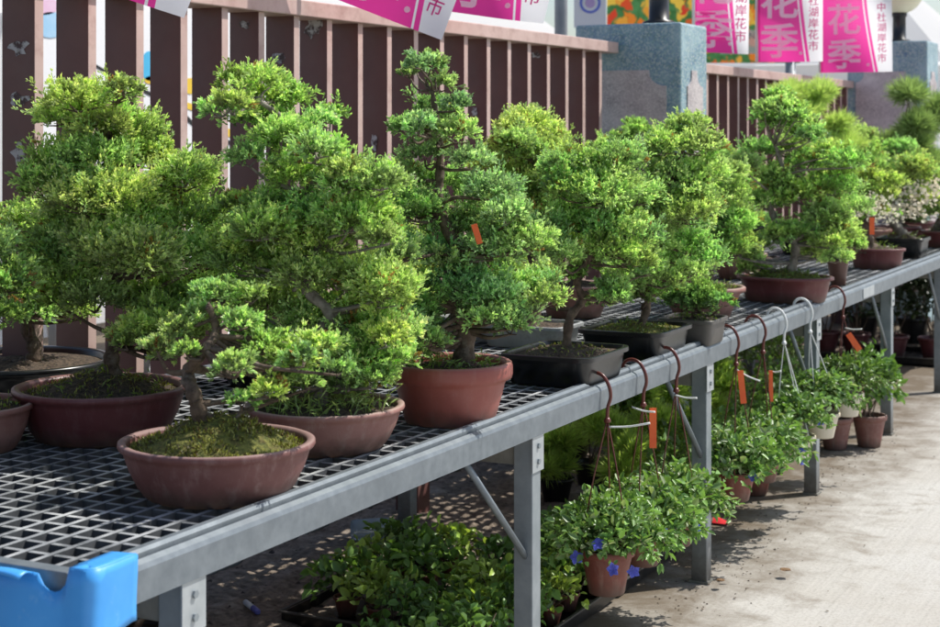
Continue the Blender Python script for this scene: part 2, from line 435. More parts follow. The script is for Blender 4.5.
def juniper_pads(pads, hue, rng, leaf=1.0, dens=1.0, up=0.5):
    """pads: list of (centre(3), radius). A pad = loose upright plumes; a plume = a curved shoot with side shoots clothed in scale leaves"""
    P=[];D=[];CB=[];CT=[];LL=[]
    hue = np.array(hue); UPV = np.array([0,0,1.0])
    for c, r in pads:
        c = np.array(c)
        n = int(np.clip(dens*88*(r/.06)**1.8/leaf**1.2, 18, 260))
        padcol = hue*rng.uniform(.82,1.15)*np.array([rng.uniform(.86,1.12),1,rng.uniform(.85,1.25)])
        o = unit(rng.normal(size=(n,3))); o[:,2] = np.where(o[:,2]<-.35, -o[:,2]*.6, o[:,2])
        root = c + o*r*rng.uniform(.25,.86,(n,1))*np.array([1.05,1.05,.60])
        d = unit(o*.9*np.array([1,1,.75]) + UPV*up + rng.normal(size=(n,3))*.36)
        L = np.clip(r*rng.uniform(.30,.62,n), .014, .040)
        long = rng.random(n) < .13; L[long] *= rng.uniform(1.4,1.9,long.sum())
        tone = rng.uniform(.5,1.3,(n,1))
        col = padcol*tone
        dead = rng.random(n) < .015; col[dead] = np.array([.36,.22,.08])
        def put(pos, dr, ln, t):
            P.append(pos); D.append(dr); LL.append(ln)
            k = .15+1.10*t  # shade inside the pad painted into the colour, brighter towards the tips
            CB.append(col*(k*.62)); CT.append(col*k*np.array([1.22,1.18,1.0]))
        bend = unit(rng.normal(size=(n,3))*.6+UPV)
        def axis(t): return root + d*(L*t)[:,None] + bend*(L*.22*t*t)[:,None]
        for t in (.28,.5,.72,.9,1.0):
            q = axis(t); ax = unit(d + bend*.44*t)
            for _ in range(2):
                put(q, unit(ax + unit(rng.normal(size=(n,3)))*rng.uniform(.25,.75,(n,1))), leaf*rng.uniform(.009,.015,n), t)
            if t < .95:
                sd = unit(ax*.9 + unit(rng.normal(size=(n,3)))*.75); l2 = L*(.46-.22*t)+.004
                for u in (.55,1.0):
                    q2 = q + sd*(l2*u)[:,None]
                    for _ in range(2):
                        put(q2, unit(sd + unit(rng.normal(size=(n,3)))*.5), leaf*rng.uniform(.008,.013,n), min(1,t*.75+u*.3))
    P=np.concatenate(P);D=np.concatenate(D);LL=np.concatenate(LL);CB=np.concatenate(CB);CT=np.concatenate(CT)
    W = LL*rng.uniform(.32,.44,len(LL))
    return spindles(P,D,LL,W,rng,CB,CT)

def needle_tufts(pads, hue, rng, nl=0.05, nw=0.0018, dens=1.0):
    P=[];D=[];CB=[];CT=[];LL=[]
    for c, r in pads:
        c=np.array(c)
        nt = max(5,int(26*dens))
        for _ in range(nt):
            d = unit(rng.normal(size=3)); d[2]=abs(d[2])*.8
            b = c + d*r*rng.uniform(.1,.75)
            ax = unit(d+np.array([0,0,.5]))
            n = 46
            dd = unit(ax*.75 + rng.normal(size=(n,3))*.5)
            P.append(b + ax*rng.uniform(-.01,.02,(n,1))); D.append(dd); LL.append(rng.uniform(.6,1.1,n)*nl)
            h = np.array(hue)*rng.uniform(.7,1.25,(n,1))
            CB.append(h*.6); CT.append(h*1.2)
    P=np.concatenate(P);D=np.concatenate(D);LL=np.concatenate(LL)
    return kites(P,D,LL,np.full(len(LL),nw*1.6),rng,np.concatenate(CB),np.concatenate(CT))

def leafy(c, rad, n, size, hue, rng, flat=0.8, aspect=.5, hue2=None, frac2=0.0, shell=.5, updir=.5):
    """ball of broad leaves set on twig ends"""
    d = unit(rng.normal(size=(n,3)))
    d[:,2] = np.where(d[:,2]<-.45, -d[:,2], d[:,2])
    rr = rng.uniform(shell,1.0,n)**.7
    lump = 1 + .25*np.sin(d[:,0]*5+rng.uniform(0,6))*np.cos(d[:,1]*6+rng.uniform(0,6))
    pos = np.array(c) + d*np.array(rad)*(rr*lump)[:,None]
    D = unit(d*.6 + rng.normal(size=(n,3))*.55 + np.array([0,0,.15]))
    N = unit(np.array([0,0,updir]) + d*.4 + rng.normal(size=(n,3))*.4)
    L = size*rng.uniform(.6,1.25,n); W = L*aspect*rng.uniform(.85,1.15,n)
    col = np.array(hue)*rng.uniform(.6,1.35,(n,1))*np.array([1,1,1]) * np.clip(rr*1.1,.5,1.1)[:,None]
    if hue2 is not None:
        k = rng.random(n) < frac2
        col[k] = np.array(hue2)*rng.uniform(.75,1.2,(k.sum(),1))
    return leaves(pos,D,N,L,W,col,rng)

def grass_blades(c, R, n, h, hue, rng, w=.0035, lean=.7, oval=(1,1), zf=None):
    a = rng.uniform(0,2*PI,n); r = R*np.sqrt(rng.random(n))
    P = np.stack([c[0]+r*np.cos(a)*oval[0], c[1]+r*np.sin(a)*oval[1], np.full(n,c[2])],1)
    if zf is not None: P[:,2] = [zf(p) for p in P]
    D = unit(np.stack([rng.normal(size=n)*lean, rng.normal(size=n)*lean, np.ones(n)],1))
    L = h*rng.uniform(.5,1.2,n)
    h_ = np.array(hue)*rng.uniform(.7,1.3,(n,1))
    A = kites(P, D, L*.65, np.full(n,w), rng, h_*.7, h_)
    D2 = unit(D*np.array([1.6,1.6,.35]))
    B = kites(P+D*(L*.45)[:,None], D2, L*.55, np.full(n,w), rng, h_*.9, h_*1.15)
    return merge([A,B])

# ------------------------------------------------------------------ curves
def smooth_path(pts, n=6):
    pts=[np.array(p,float) for p in pts]
    out=[]
    for i in range(len(pts)-1):
        p0=pts[max(i-1,0)];p1=pts[i];p2=pts[i+1];p3=pts[min(i+2,len(pts)-1)]
        for k in range(n):
            t=k/n
            out.append(.5*((2*p1)+(-p0+p2)*t+(2*p0-5*p1+4*p2-p3)*t*t+(-p0+3*p1-3*p2+p3)*t**3))
    out.append(pts[-1])
    return out

# ------------------------------------------------------------------ world, light, camera
SUN = np.array([0.394,0.435,0.809]); SUN/=np.linalg.norm(SUN)
elev = math.asin(SUN[2]); az = math.atan2(SUN[0],SUN[1])
w = bpy.data.worlds.new('World'); S.world = w; w.use_nodes = True
nt = w.node_tree; nt.nodes.clear()
sk = nt.nodes.new('ShaderNodeTexSky'); sk.sky_type='NISHITA'; sk.sun_disc=False
sk.sun_elevation=elev; sk.sun_rotation=az; sk.altitude=0; sk.air_density=1.0; sk.dust_density=1.6; sk.ozone_density=1.0
bg = nt.nodes.new('ShaderNodeBackground'); bg.inputs[1].default_value=0.15
wo = nt.nodes.new('ShaderNodeOutputWorld')
nt.links.new(sk.outputs[0],bg.inputs[0]); nt.links.new(bg.outputs[0],wo.inputs[0])
sl = bpy.data.lights.new('sun','SUN'); sl.energy=5.0; sl.angle=math.radians(.53); sl.color=(1,.965,.90)
so = link(bpy.data.objects.new('sun',sl)); so.location=(3,6,8)
so.rotation_euler = Vector(SUN).to_track_quat('Z','Y').to_euler()
cam = bpy.data.cameras.new('camera'); co = link(bpy.data.objects.new('camera',cam))
co.location=(0,0,CAMH); co.rotation_euler=(PI/2,0,YAW)
cam.sensor_width=36; cam.lens=36*F/940; cam.shift_y=-(313.5-HOR)/940
cam.clip_end=2000; cam.clip_start=.05
cam.dof.use_dof=True; cam.dof.focus_distance=4.0; cam.dof.aperture_fstop=7.1
S.camera=co
S.view_settings.view_transform='Standard'; S.view_settings.look='None'; S.view_settings.exposure=0; S.view_settings.gamma=1
S.render.engine='CYCLES'
S.cycles.max_bounces=9; S.cycles.transparent_max_bounces=8; S.cycles.diffuse_bounces=5; S.cycles.glossy_bounces=3; S.cycles.transmission_bounces=6
S.cycles.use_denoising=True

# ------------------------------------------------------------------ ground
b=MB(); b.add([(-400,-60,0),(400,-60,0),(400,800,0),(-400,800,0)],[(0,1,2,3)])
g=b.build('ground',M['concrete']); tag(g,kind='structure')
# dirt bed under the bench: lumpy sheet with an uneven edge
rng=np.random.default_rng(3)
b=MB(); nx,ny=70,420
y0,y1=1.2,11.5
vs=[]
for j in range(ny+1):
    y=y0+(y1-y0)*j/ny
    edge=-2.02+.10*mnoise.noise((y*1.3,2,0))+.04*mnoise.noise((y*6,5,0)) - (.30 if y>5.9 else 0)*min(1,max(0,(y-5.9)/.5))
    for i in range(nx+1):
        t=i/nx; x=-3.16+(edge+3.16)*t
        h=.004+(.018*(mnoise.noise((x*7,y*7,0))+.5)+.012*(mnoise.noise((x*26,y*26,3))+.4))*min(1,(1-t)*8)
        if i==nx: h=.002
        vs.append((x,y,max(h,.003)))
fs=[(j*(nx+1)+i,j*(nx+1)+i+1,(j+1)*(nx+1)+i+1,(j+1)*(nx+1)+i) for j in range(ny) for i in range(nx)]
b.add(vs,fs,0,True); o=b.build('dirt_ground',M['dirt']); tag(o,kind='structure')
# gravel, crumbs and litter on the dirt
n=5200
px_=rng.uniform(-3.15,-2.0,n); py_=rng.uniform(3.8,9.5,n)
sz=rng.uniform(.004,.014,n)*np.where(rng.random(n)<.06,1.8,1)
tv=np.array([(1,0,0),(-.5,.87,0),(-.5,-.87,0),(.1,0,.9)])
V=[];Q=[];C=[]
for i in range(n):
    a=rng.uniform(0,2*PI); ca,sa=math.cos(a),math.sin(a)
    v=tv*sz[i]*rng.uniform(.6,1.3,(4,1)); v=np.stack([v[:,0]*ca-v[:,1]*sa,v[:,0]*sa+v[:,1]*ca,v[:,2]*.7],1)
    V.append(v+np.array([px_[i],py_[i],.012+.012*mnoise.noise((px_[i]*7,py_[i]*7,0))]))
    Q.append(np.array([(0,1,3),(1,2,3),(2,0,3)])+4*i)
    c=np.array([.16,.125,.096])*rng.uniform(.25,1.8) if rng.random()<.93 else np.array([.38,.33,.27])*rng.uniform(.7,1.2)
    C.append(np.tile(c,(4,1)))
o=np_mesh('gravel',np.concatenate(V),np.concatenate(Q),np.concatenate(C),M['petal'],None)
tag(o,kind='stuff')
# crumbs and dry leaf bits on the concrete by the bench
P=[];n=95
for i in range(n):
    y=rng.uniform(4.4,9.5); P.append((-1.75+abs(rng.normal())*.42,y,.004))
P=np.array(P); Dv=unit(np.stack([rng.normal(size=n),rng.normal(size=n),np.zeros(n)],1))
V,Q,C=leaves(P,Dv,np.tile([0,0,1.],(n,1)),rng.uniform(.005,.020,n),rng.uniform(.003,.009,n),np.array([.085,.055,.032])*rng.uniform(.35,1.6,(n,1)),rng,fold=.04,curl=-.02)
o=np_mesh('leaf_litter',V,Q,C,M['petal'],None); tag(o,kind='stuff')

rng=np.random.default_rng(77); V=[];Q=[];C=[]
for i in range(330):
    y=rng.uniform(4.6,8.2); x=-1.80+abs(rng.normal())*.13+.10*(mnoise.noise((y*2.2,1,0))+.3)
    a=rng.uniform(0,2*PI); ca,sa=math.cos(a),math.sin(a); z_=rng.uniform(.002,.006)
    v=tv*z_*rng.uniform(.6,1.4,(4,1)); v=np.stack([v[:,0]*ca-v[:,1]*sa,v[:,0]*sa+v[:,1]*ca,v[:,2]*.6],1)
    V.append(v+np.array([x,y,.0015])); Q.append(np.array([(0,1,3),(1,2,3),(2,0,3)])+4*i); C.append(np.tile(np.array([.07,.05,.035])*rng.uniform(.4,2.2),(4,1)))
o=np_mesh('soil_crumbs',np.concatenate(V),np.concatenate(Q),np.concatenate(C),M['petal'],None); tag(o,kind='stuff')

# gutter grating behind the bench
b=MB()
y=1.0
while y<11:
    b.box(-3.52,-3.19,y,y+.012,.004,.03); y+=.036
b.box(-3.19,-3.165,1,11,.003,.034); b.box(-3.545,-3.52,1,11,.003,.034)
for x in (-3.30,-3.41): b.box(x-.004,x+.004,1,11,.006,.0285)
o=b.build_single('drain_grating',M['galv_light'],(-3.35,6,0)); tag(o,'long grey steel drain grating sunk behind the bench','grating')

b=MB(); b.box(-3.78,-3.56,-1,14,0,.52)  # unseen wall, added to darken what shows through the bench grid
o=b.build_single('added_dark_wall',simple('dark_added_concrete',(.022,.02,.019),(.045,.042,.038),9,.85,0,.3),(-3.67,6.5,0)); tag(o,'added low dark wall behind the drain grating, darkening the bench grid holes','wall')

# ------------------------------------------------------------------ fence
def fence(y0,y1,ztop,label,yposts,ylast,step):
    X0,X1=-3.06,-2.945
    root=empty('slat_fence',(-3.0,y0,0),label,'fence','brown slat fences between the pillars')
    b=MB(); y=ylast
    rr=random.Random(int(y0*10))
    while y>y0:
        j=rr.uniform(-.003,.003)
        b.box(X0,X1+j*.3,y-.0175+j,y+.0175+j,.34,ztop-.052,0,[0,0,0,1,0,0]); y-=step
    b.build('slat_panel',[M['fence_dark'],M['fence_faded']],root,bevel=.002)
    b=MB(); b.box(X0-.004,X1+.02,y0,y1+.05,ztop-.055,ztop,0,[0,0,0,0,1,0]); b.build('top_rail',[M['fence_faded'],M['fence_dark']],root,bevel=.004)
    b=MB(); b.box(X0-.003,X1+.006,y0,y1,.28,.34,0); b.build('bottom_rail',[M['fence_dark']],root,bevel=.003)
    for yp in yposts:
        b=MB(); b.box(-3.05,-2.95,yp-.05,yp+.05,0,.28,0)
        b.build('fence_post',M['fence_dark'],root,bevel=.004)
    return root
f1=fence(.4,7.47,1.94,'near brown slat fence behind the bench, from the left edge to the first pillar',(1.6,3.55,5.5,7.38),7.330,.2113)
f2=fence(7.98,12.55,1.885,'far brown slat fence between the two speckled pillars',(8.05,9.37,11.0,12.4),12.465,.2042)
# torn paper scraps stuck on the slats (poster remains): thin sheets on -y faces
b=MB()
def scrap(yslat,x0,x1,z0,z1,seed):
    r=random.Random(seed); n=14
    pts=[]
    cx,cz=(x0+x1)/2,(z0+z1)/2
    for k in range(n):
        a=2*PI*k/n; q=r.uniform(.45,1.05)
        pts.append((cx+(x1-x0)/2*math.cos(a)*q,yslat-.0205,cz+(z1-z0)/2*math.sin(a)*q))
    b.add(pts,[tuple(range(n))])
ys=[7.33-.2113*k for k in range(34)]
def near(y): return min(ys,key=lambda q:abs(q-y))
for (px,py,wz,hz,sd) in [(12,48,.09,.05,1),(14,100,.08,.05,2),(10,152,.07,.07,3),(285,58,.07,.06,4),(312,27,.09,.09,5),(372,142,.03,.09,6),(480,112,.04,.06,7),(497,133,.03,.05,8),(540,55,.06,.04,9),(243,25,.06,.03,10)]:
    # place on the slat whose face is seen there
    yy,Z=atx(px,-3.0); ysn=near(yy)
    Zs=.4472*3.0+.8944*ysn
    z=CAMH-(py-HOR)*Zs/F
    b=MB(); scrap(ysn,-3.0-wz/2,-3.0+wz/2,z-hz/2,z+hz/2,sd); b.build('poster_scrap',M['paper_scrap'],f1)

# ------------------------------------------------------------------ pillars
def pillar(x0,x1,y0,y1,h,label,lampx,globe):
    root=empty('gate_pillar',((x0+x1)/2,(y0+y1)/2,0),label,'pillar')
    b=MB(); b.box(x0,x1,y0,y1,0,h); b.build('body',M['terrazzo_blue'],root,bevel=.012)
    # notched inset panels, a few mm proud
    def panel(face):
        zt=h-.235; c=.07
        b=MB()
        if face=='-y':
            u0,u1=x0+.07,x1-.075
            f=lambda u,z,d:(u,y0-d,z)
        else:
            u0,u1=y0+.085,y1-.085
            f=lambda u,z,d:(x1+d,u,z)
        out=[(u0,.25),(u1,.25),(u1,zt-c*1.15)]
        for k in range(1,7):
            a=PI/2*k/6; out.append((u1-c*1.3*math.sin(a)*1.0, zt-c*1.15+0*0 + c*(1-math.cos(a))*.9))
        out.append((u1-c*1.3,zt)); out.append((u0+c*.9,zt))
        for k in range(6,0,-1):
            a=PI/2*k/6; out.append((u0+c*.9*math.sin(a), zt-c*1.15+c*(1-math.cos(a))*.9))
        out.append((u0,zt-c*1.15))
        n=len(out)
        vs=[f(u,z,.006) for u,z in out]+[f(u,z,-.01) for u,z in out]
        fs=[tuple(range(n))]+[(i,(i+1)%n,n+(i+1)%n,n+i) for i in range(n)]
        b.add(vs,fs); return b.build('inset_panel',M['terrazzo_pink'],root)
    panel('-y'); panel('+x')
    ly=(y0+y1)/2
    b=MB(); b.lathe((lampx,ly,h),[(.001,.0),(.085,.0),(.085,.018),(.052,.03),(.05,.20),(.06,.21),(.06,.235),(.001,.235)],24)
    lb=b.build('lamp_post',M['black_paint'],root)
    b=MB(); R=globe; b.lathe((lampx,ly,h+.225),[(R*math.sin(PI*k/16)+.001,R-R*math.cos(PI*k/16)) for k in range(17)],32)
    b.build('lamp_globe',M['globe'],lb)
    return root
pillar(-3.18,-2.61,7.56,7.97,2.035,'speckled blue-green pillar at the end of the near fence',-2.80,.17)
pillar(-2.98,-2.36,12.6,13.05,2.19,'speckled pillar at the right, with a cream globe lamp',-2.62,.19)

# ------------------------------------------------------------------ bench
XF=-1.655; ZT=.80
bench=empty('nursery_bench',(-2.24,6.5,0),'long galvanised steel nursery bench with open grid top carrying the bonsai','bench')
YB0,YB1=1.98,12.6
YL=[2.255,3.705,5.10,6.531,7.974,9.38,10.86,12.3]
b=MB()
prof=[(XF,ZT-.074),(XF,ZT-.022),(XF-.004,ZT-.014),(XF-.014,ZT-.008),(XF-.017,ZT-.022),(XF-.021,ZT-.022),(XF-.022,ZT-.002),(XF-.027,ZT+.004),(XF-.040,ZT+.004),(XF-.046,ZT-.002),(XF-.047,ZT-.05),(XF-.047,ZT-.074)]
b.extrude_y(prof,YB0,YB1); fr=b.build('front_rail',M['galv'],bench)
b=MB(); b.box(XF,XF+.004,7.30,7.52,ZT-.068,ZT-.023); b.build('joint_plate',M['galv_light'],fr,bevel=.001)
b=MB(); b.box(-2.83,-2.785,YB0,YB1,ZT-.074,ZT+.002); b.build('back_rail',M['galv'],bench,bevel=.003)
b=MB(); b.box(-2.784,XF-.048,YB0,YB0+.03,ZT-.07,ZT-.001); b.build('end_rail',M['galv'],bench,bevel=.002)
# grid
b=MB()
zt=ZT-.012
xs=np.arange(-2.765,XF-.06,.055)
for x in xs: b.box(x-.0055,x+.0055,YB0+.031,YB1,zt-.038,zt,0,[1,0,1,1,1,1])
y=YB0+.055
while y<YB1:
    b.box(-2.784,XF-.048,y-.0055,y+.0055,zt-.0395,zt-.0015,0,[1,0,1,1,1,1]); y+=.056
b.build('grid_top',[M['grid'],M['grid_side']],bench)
for y in YL:
    for X in (XF-.035,-2.805):
        b=MB(); b.box(X-.0265,X+.0265,y-.026,y+.026,0,ZT-.075); lg=b.build('leg',M['leg'],bench,bevel=.003)
        b=MB(); b.box(X-.032,X+.032,y-.032,y+.032,.001,.008); b.build('foot_plate',M['beam'],lg)
    b=MB(); b.box(XF-.0075,XF-.004,y-.034,y+.034,ZT-.165,ZT-.0755); br_=b.build('bracket',M['galv_light'],bench)
    for dz in (-.10,-.14):
        b=MB(); n=6; vs=[(XF-.0045+d_,y+.0075*math.cos(2*PI*k/n),ZT+dz+.0075*math.sin(2*PI*k/n)) for d_ in (0,.0055) for k in range(n)]
        b.add(vs,[(k,(k+1)%n,n+(k+1)%n,n+k) for k in range(n)]+[tuple(range(n,2*n))]); b.build('bolt',M['leg'],br_)
    b=MB(); b.add([(XF-.063,y-.02,ZT-.076),(XF-.063,y-.02,ZT-.15),(-2.778,y-.02,ZT-.15),(-2.778,y-.02,ZT-.076),(XF-.063,y+.02,ZT-.076),(XF-.063,y+.02,ZT-.15),(-2.778,y+.02,ZT-.15),(-2.778,y+.02,ZT-.076)],[(0,1,2,3),(7,6,5,4),(0,3,7,4),(1,5,6,2),(0,4,5,1),(2,6,7,3)])
    b.build('cross_beam',M['beam'],bench)
    if y>3:
        b=MB(); b.tube([(XF-.03,y-.36,ZT-.08),(XF-.03,y-.02,.42)],.0085,8); b.build('brace',M['galv'],bench)

# blue plastic sheet over the end of the bench, curved round the corner
b=MB()
Yf=YB0-.014; Xs=XF+.011; RC=.022
path=[]                                     # (x, y, inward normal x, inward normal y, distance to the corner)
for x in np.concatenate([np.linspace(-2.6,Xs-.42,24)[:-1],np.linspace(Xs-.42,Xs-RC,40)]):
    far=min(1,max(0,(Xs-.06-x)/.2))
    path.append((x,Yf-far*(.016*math.sin((x+2.6)*9)+.010*math.sin((x+2.6)*23+1)),0,1,x-Xs))
for k in range(1,7):
    a_=PI/2*k/6; path.append((Xs-RC+RC*math.sin(a_),Yf+RC-RC*math.cos(a_),-math.sin(a_),math.cos(a_),0.0))
for y in np.linspace(Yf+RC,YB0+.100,9)[1:]: path.append((Xs+.001*math.sin(y*60),y,-1,0,(y-Yf)))
def ztop(u):
    if u>-.045: return ZT+.012
    if u>-.105: return ZT+.006-.036*math.sin(PI*min(1,max(0,(u+.105)/.06)))**.5
    if u>-.125: return ZT-.002
    return ZT-.005+.004*math.sin(u*34)
def zbot(u): return .52 if u<-.02 else .705-.02*max(0,min(1,1-u/.1))
nz=9; vs=[]
for (x,y,nx_,ny_,u) in path:
    t=ztop(u); zb=.52 if u<=-.02 else zbot(u)
    if u==0.0: zb=.60
    for k in range(nz+1):
        z=zb+(t-zb)*k/nz
        vs.append((x+nx_*.0015*math.sin(z*40+x*9),y-ny_*.004*math.sin(z*21+x*7)*(1 if u<-.05 else .2),z))
n=len(path)
b.add(vs,[(i*(nz+1)+k,(i+1)*(nz+1)+k,(i+1)*(nz+1)+k+1,i*(nz+1)+k+1) for i in range(n-1) for k in range(nz)],0,True)
# part folded over the top of the rail
idx=[i for i,p_ in enumerate(path) if p_[4]>-.045]
vs=[]
for i in idx:
    x,y,nx_,ny_,u=path[i]
    for k in range(5):
        w_=.052*k/4; vs.append((x+nx_*w_ if u>=0 else x,y+ny_*w_ if u>=0 else y+w_,ZT+.012-.0007*k-.0002*abs(u)*k))
b.add(vs,[(i*5+k,(i+1)*5+k,(i+1)*5+k+1,i*5+k+1) for i in range(len(idx)-1) for k in range(4)],0,True)
# flaps curled outwards along the cut edge
for (ua,ub) in ((-.225,-.112),(-.44,-.27)):
    m_=10; vs=[]
    for i in range(m_+1):
        u=ua+(ub-ua)*i/m_; x=Xs+u
        y=min(path,key=lambda p_:abs(p_[0]-x)+(9 if p_[4]>=0 else 0))[1]; t=ztop(u)
        for k in range(6):
            a_=PI*.8*k/5; R_=.011
            vs.append((x,y-R_+R_*math.cos(a_)-.002*k*i/m_,t-.002+R_*math.sin(a_)*.8-.0012*k*i/m_))
    b.add(vs,[(i*6+k,(i+1)*6+k,(i+1)*6+k+1,i*6+k+1) for i in range(m_) for k in range(5)],0,True)
M['blue']=simple('blue_sheet',(.055,.33,.78),(.08,.39,.84),6,.4,0,.1,c3=(.20,.47,.80),scale3=30,p3=(.60,.78))
o=b.build_single('plastic_sheet',M['blue'],(-2.1,YB0,.52))
md=o.modifiers.new('solid','SOLIDIFY'); md.thickness=.0025; md.offset=0
tag(o,'bright blue plastic sheet wrapped over the near corner of the bench','plastic sheet')

# ------------------------------------------------------------------ pots
def pot_profile(kind,R,h):
    """outer then inner profile (r,z)"""
    if kind=='bowl':      # low round bonsai bowl, belly sides and thick rolled lip
        p=[(.001,0),(R*.70,0),(R*.74,.006),(R*.80,h*.20),(R*.885,h*.50),(R*.935,h*.76),(R*.945,h*.84),(R*.985,h*.87),(R,h*.92),(R*.995,h*.98),(R*.965,h),(R*.92,h*.985),(R*.90,h*.93),(R*.88,h*.6)]
    elif kind=='tub':     # deep plastic tub, ribbed wall and rounded collar
        p=[(.001,0),(R*.70,0),(R*.72,.004)]
        for k in range(14):
            t=k/14; p.append((R*(.72+.17*t)+(.0012 if k%2 else 0),.006+h*.66*t))
        p+=[(R*.90,h*.70),(R*.985,h*.73),(R*1.0,h*.80),(R*1.0,h*.92),(R*.985,h*.975),(R*.95,h),(R*.90,h*.985),(R*.885,h*.9),(R*.86,h*.6)]
    elif kind=='deep':    # tapered pot with lip
        p=[(.001,0),(R*.62,0),(R*.64,.004),(R*.78,h*.5),(R*.90,h*.82),(R*.90,h*.84),(R*1.0,h*.85),(R*1.0,h*.97),(R*.97,h),(R*.92,h),(R*.89,h*.95),(R*.8,h*.6)]
    elif kind=='vase':
        p=[(.001,0),(R*.66,0),(R*.68,h*.05),(R*.72,h*.2),(R*.88,h*.55),(R*1.0,h*.78),(R*.98,h*.88),(R*.86,h*.93),(R*.86,h*.96),(R*.92,h),(R*.80,h),(R*.78,h*.9)]
    elif kind=='oval':    # straight sided oval with flat lip
        p=[(.001,0),(R*.80,0),(R*.82,.005),(R*.88,h*.45),(R*.92,h*.85),(R*1.0,h*.88),(R*1.0,h*.98),(R*.97,h),(R*.91,h),(R*.90,h*.93),(R*.88,h*.6)]
    elif kind=='rect':
        p=[(.001,0),(R*.82,0),(R*.85,.006),(R*.92,h*.78),(R*.93,h*.83),(R*1.0,h*.85),(R*1.0,h*.98),(R*.985,h),(R*.93,h),(R*.915,h*.93),(R*.90,h*.6)]
    return p

def soil_fn(c,R,h,sx,sy,rot,mound,seed,kind):
    def z(x,y):
        dx,dy=x-c[0],y-c[1]
        cr,sr=math.cos(-rot),math.sin(-rot)
        u=(dx*cr-dy*sr)/sx; v=(dx*sr+dy*cr)/sy
        t=min(1,math.hypot(u,v)/(R*.9)) if kind!='rect' else min(1,max(abs(u),abs(v))/(R*.9))
        return c[2]+h*.86+mound*(math.cos(t*PI)*.5+.5)**.9*1.0+(1-t**4)*(.010*mnoise.noise((x*18,y*18,seed))+.006*mnoise.noise((x*55,y*55,seed)))
    return z

def make_pot(root,c,kind,R,h,mat,sx=1,sy=1,rot=0,mound=.02,seed=1,soil='soil',wob=0.0):
    pw=9.0 if kind=='rect' else 2.0
    b=MB(); b.lathe(c,pot_profile(kind,R,h),64 if kind!='rect' else 96,sx,sy,rot,0,True,wob,pw)
    p=b.build('pot',M[mat] if isinstance(mat,str) else mat,root)
    if kind=='rect':
        md=p.modifiers.new('es','EDGE_SPLIT'); md.split_angle=math.radians(35)
    zf=soil_fn(c,R,h,sx,sy,rot,mound,seed,kind)
    b=MB(); nr,na=16,56; vs=[];fs=[]
    cr,sr=math.cos(rot),math.sin(rot)
    for i in range(nr+1):
        for k in range(na):
            a=2*PI*k/na; ca,sa=math.cos(a),math.sin(a)
            q=(abs(ca)**pw+abs(sa)**pw)**(-1/pw)
            u=R*.905*i/nr*q*ca*sx; v=R*.905*i/nr*q*sa*sy
            x=c[0]+u*cr-v*sr; y=c[1]+u*sr+v*cr
            vs.append((x,y,zf(x,y)))
    for i in range(nr):
        for k in range(na):
            k2=(k+1)%na; fs.append((i*na+k,(i+1)*na+k,(i+1)*na+k2,i*na+k2))
    b.add(vs,fs,0,True); b.build('soil',M[soil],root)
    return zf

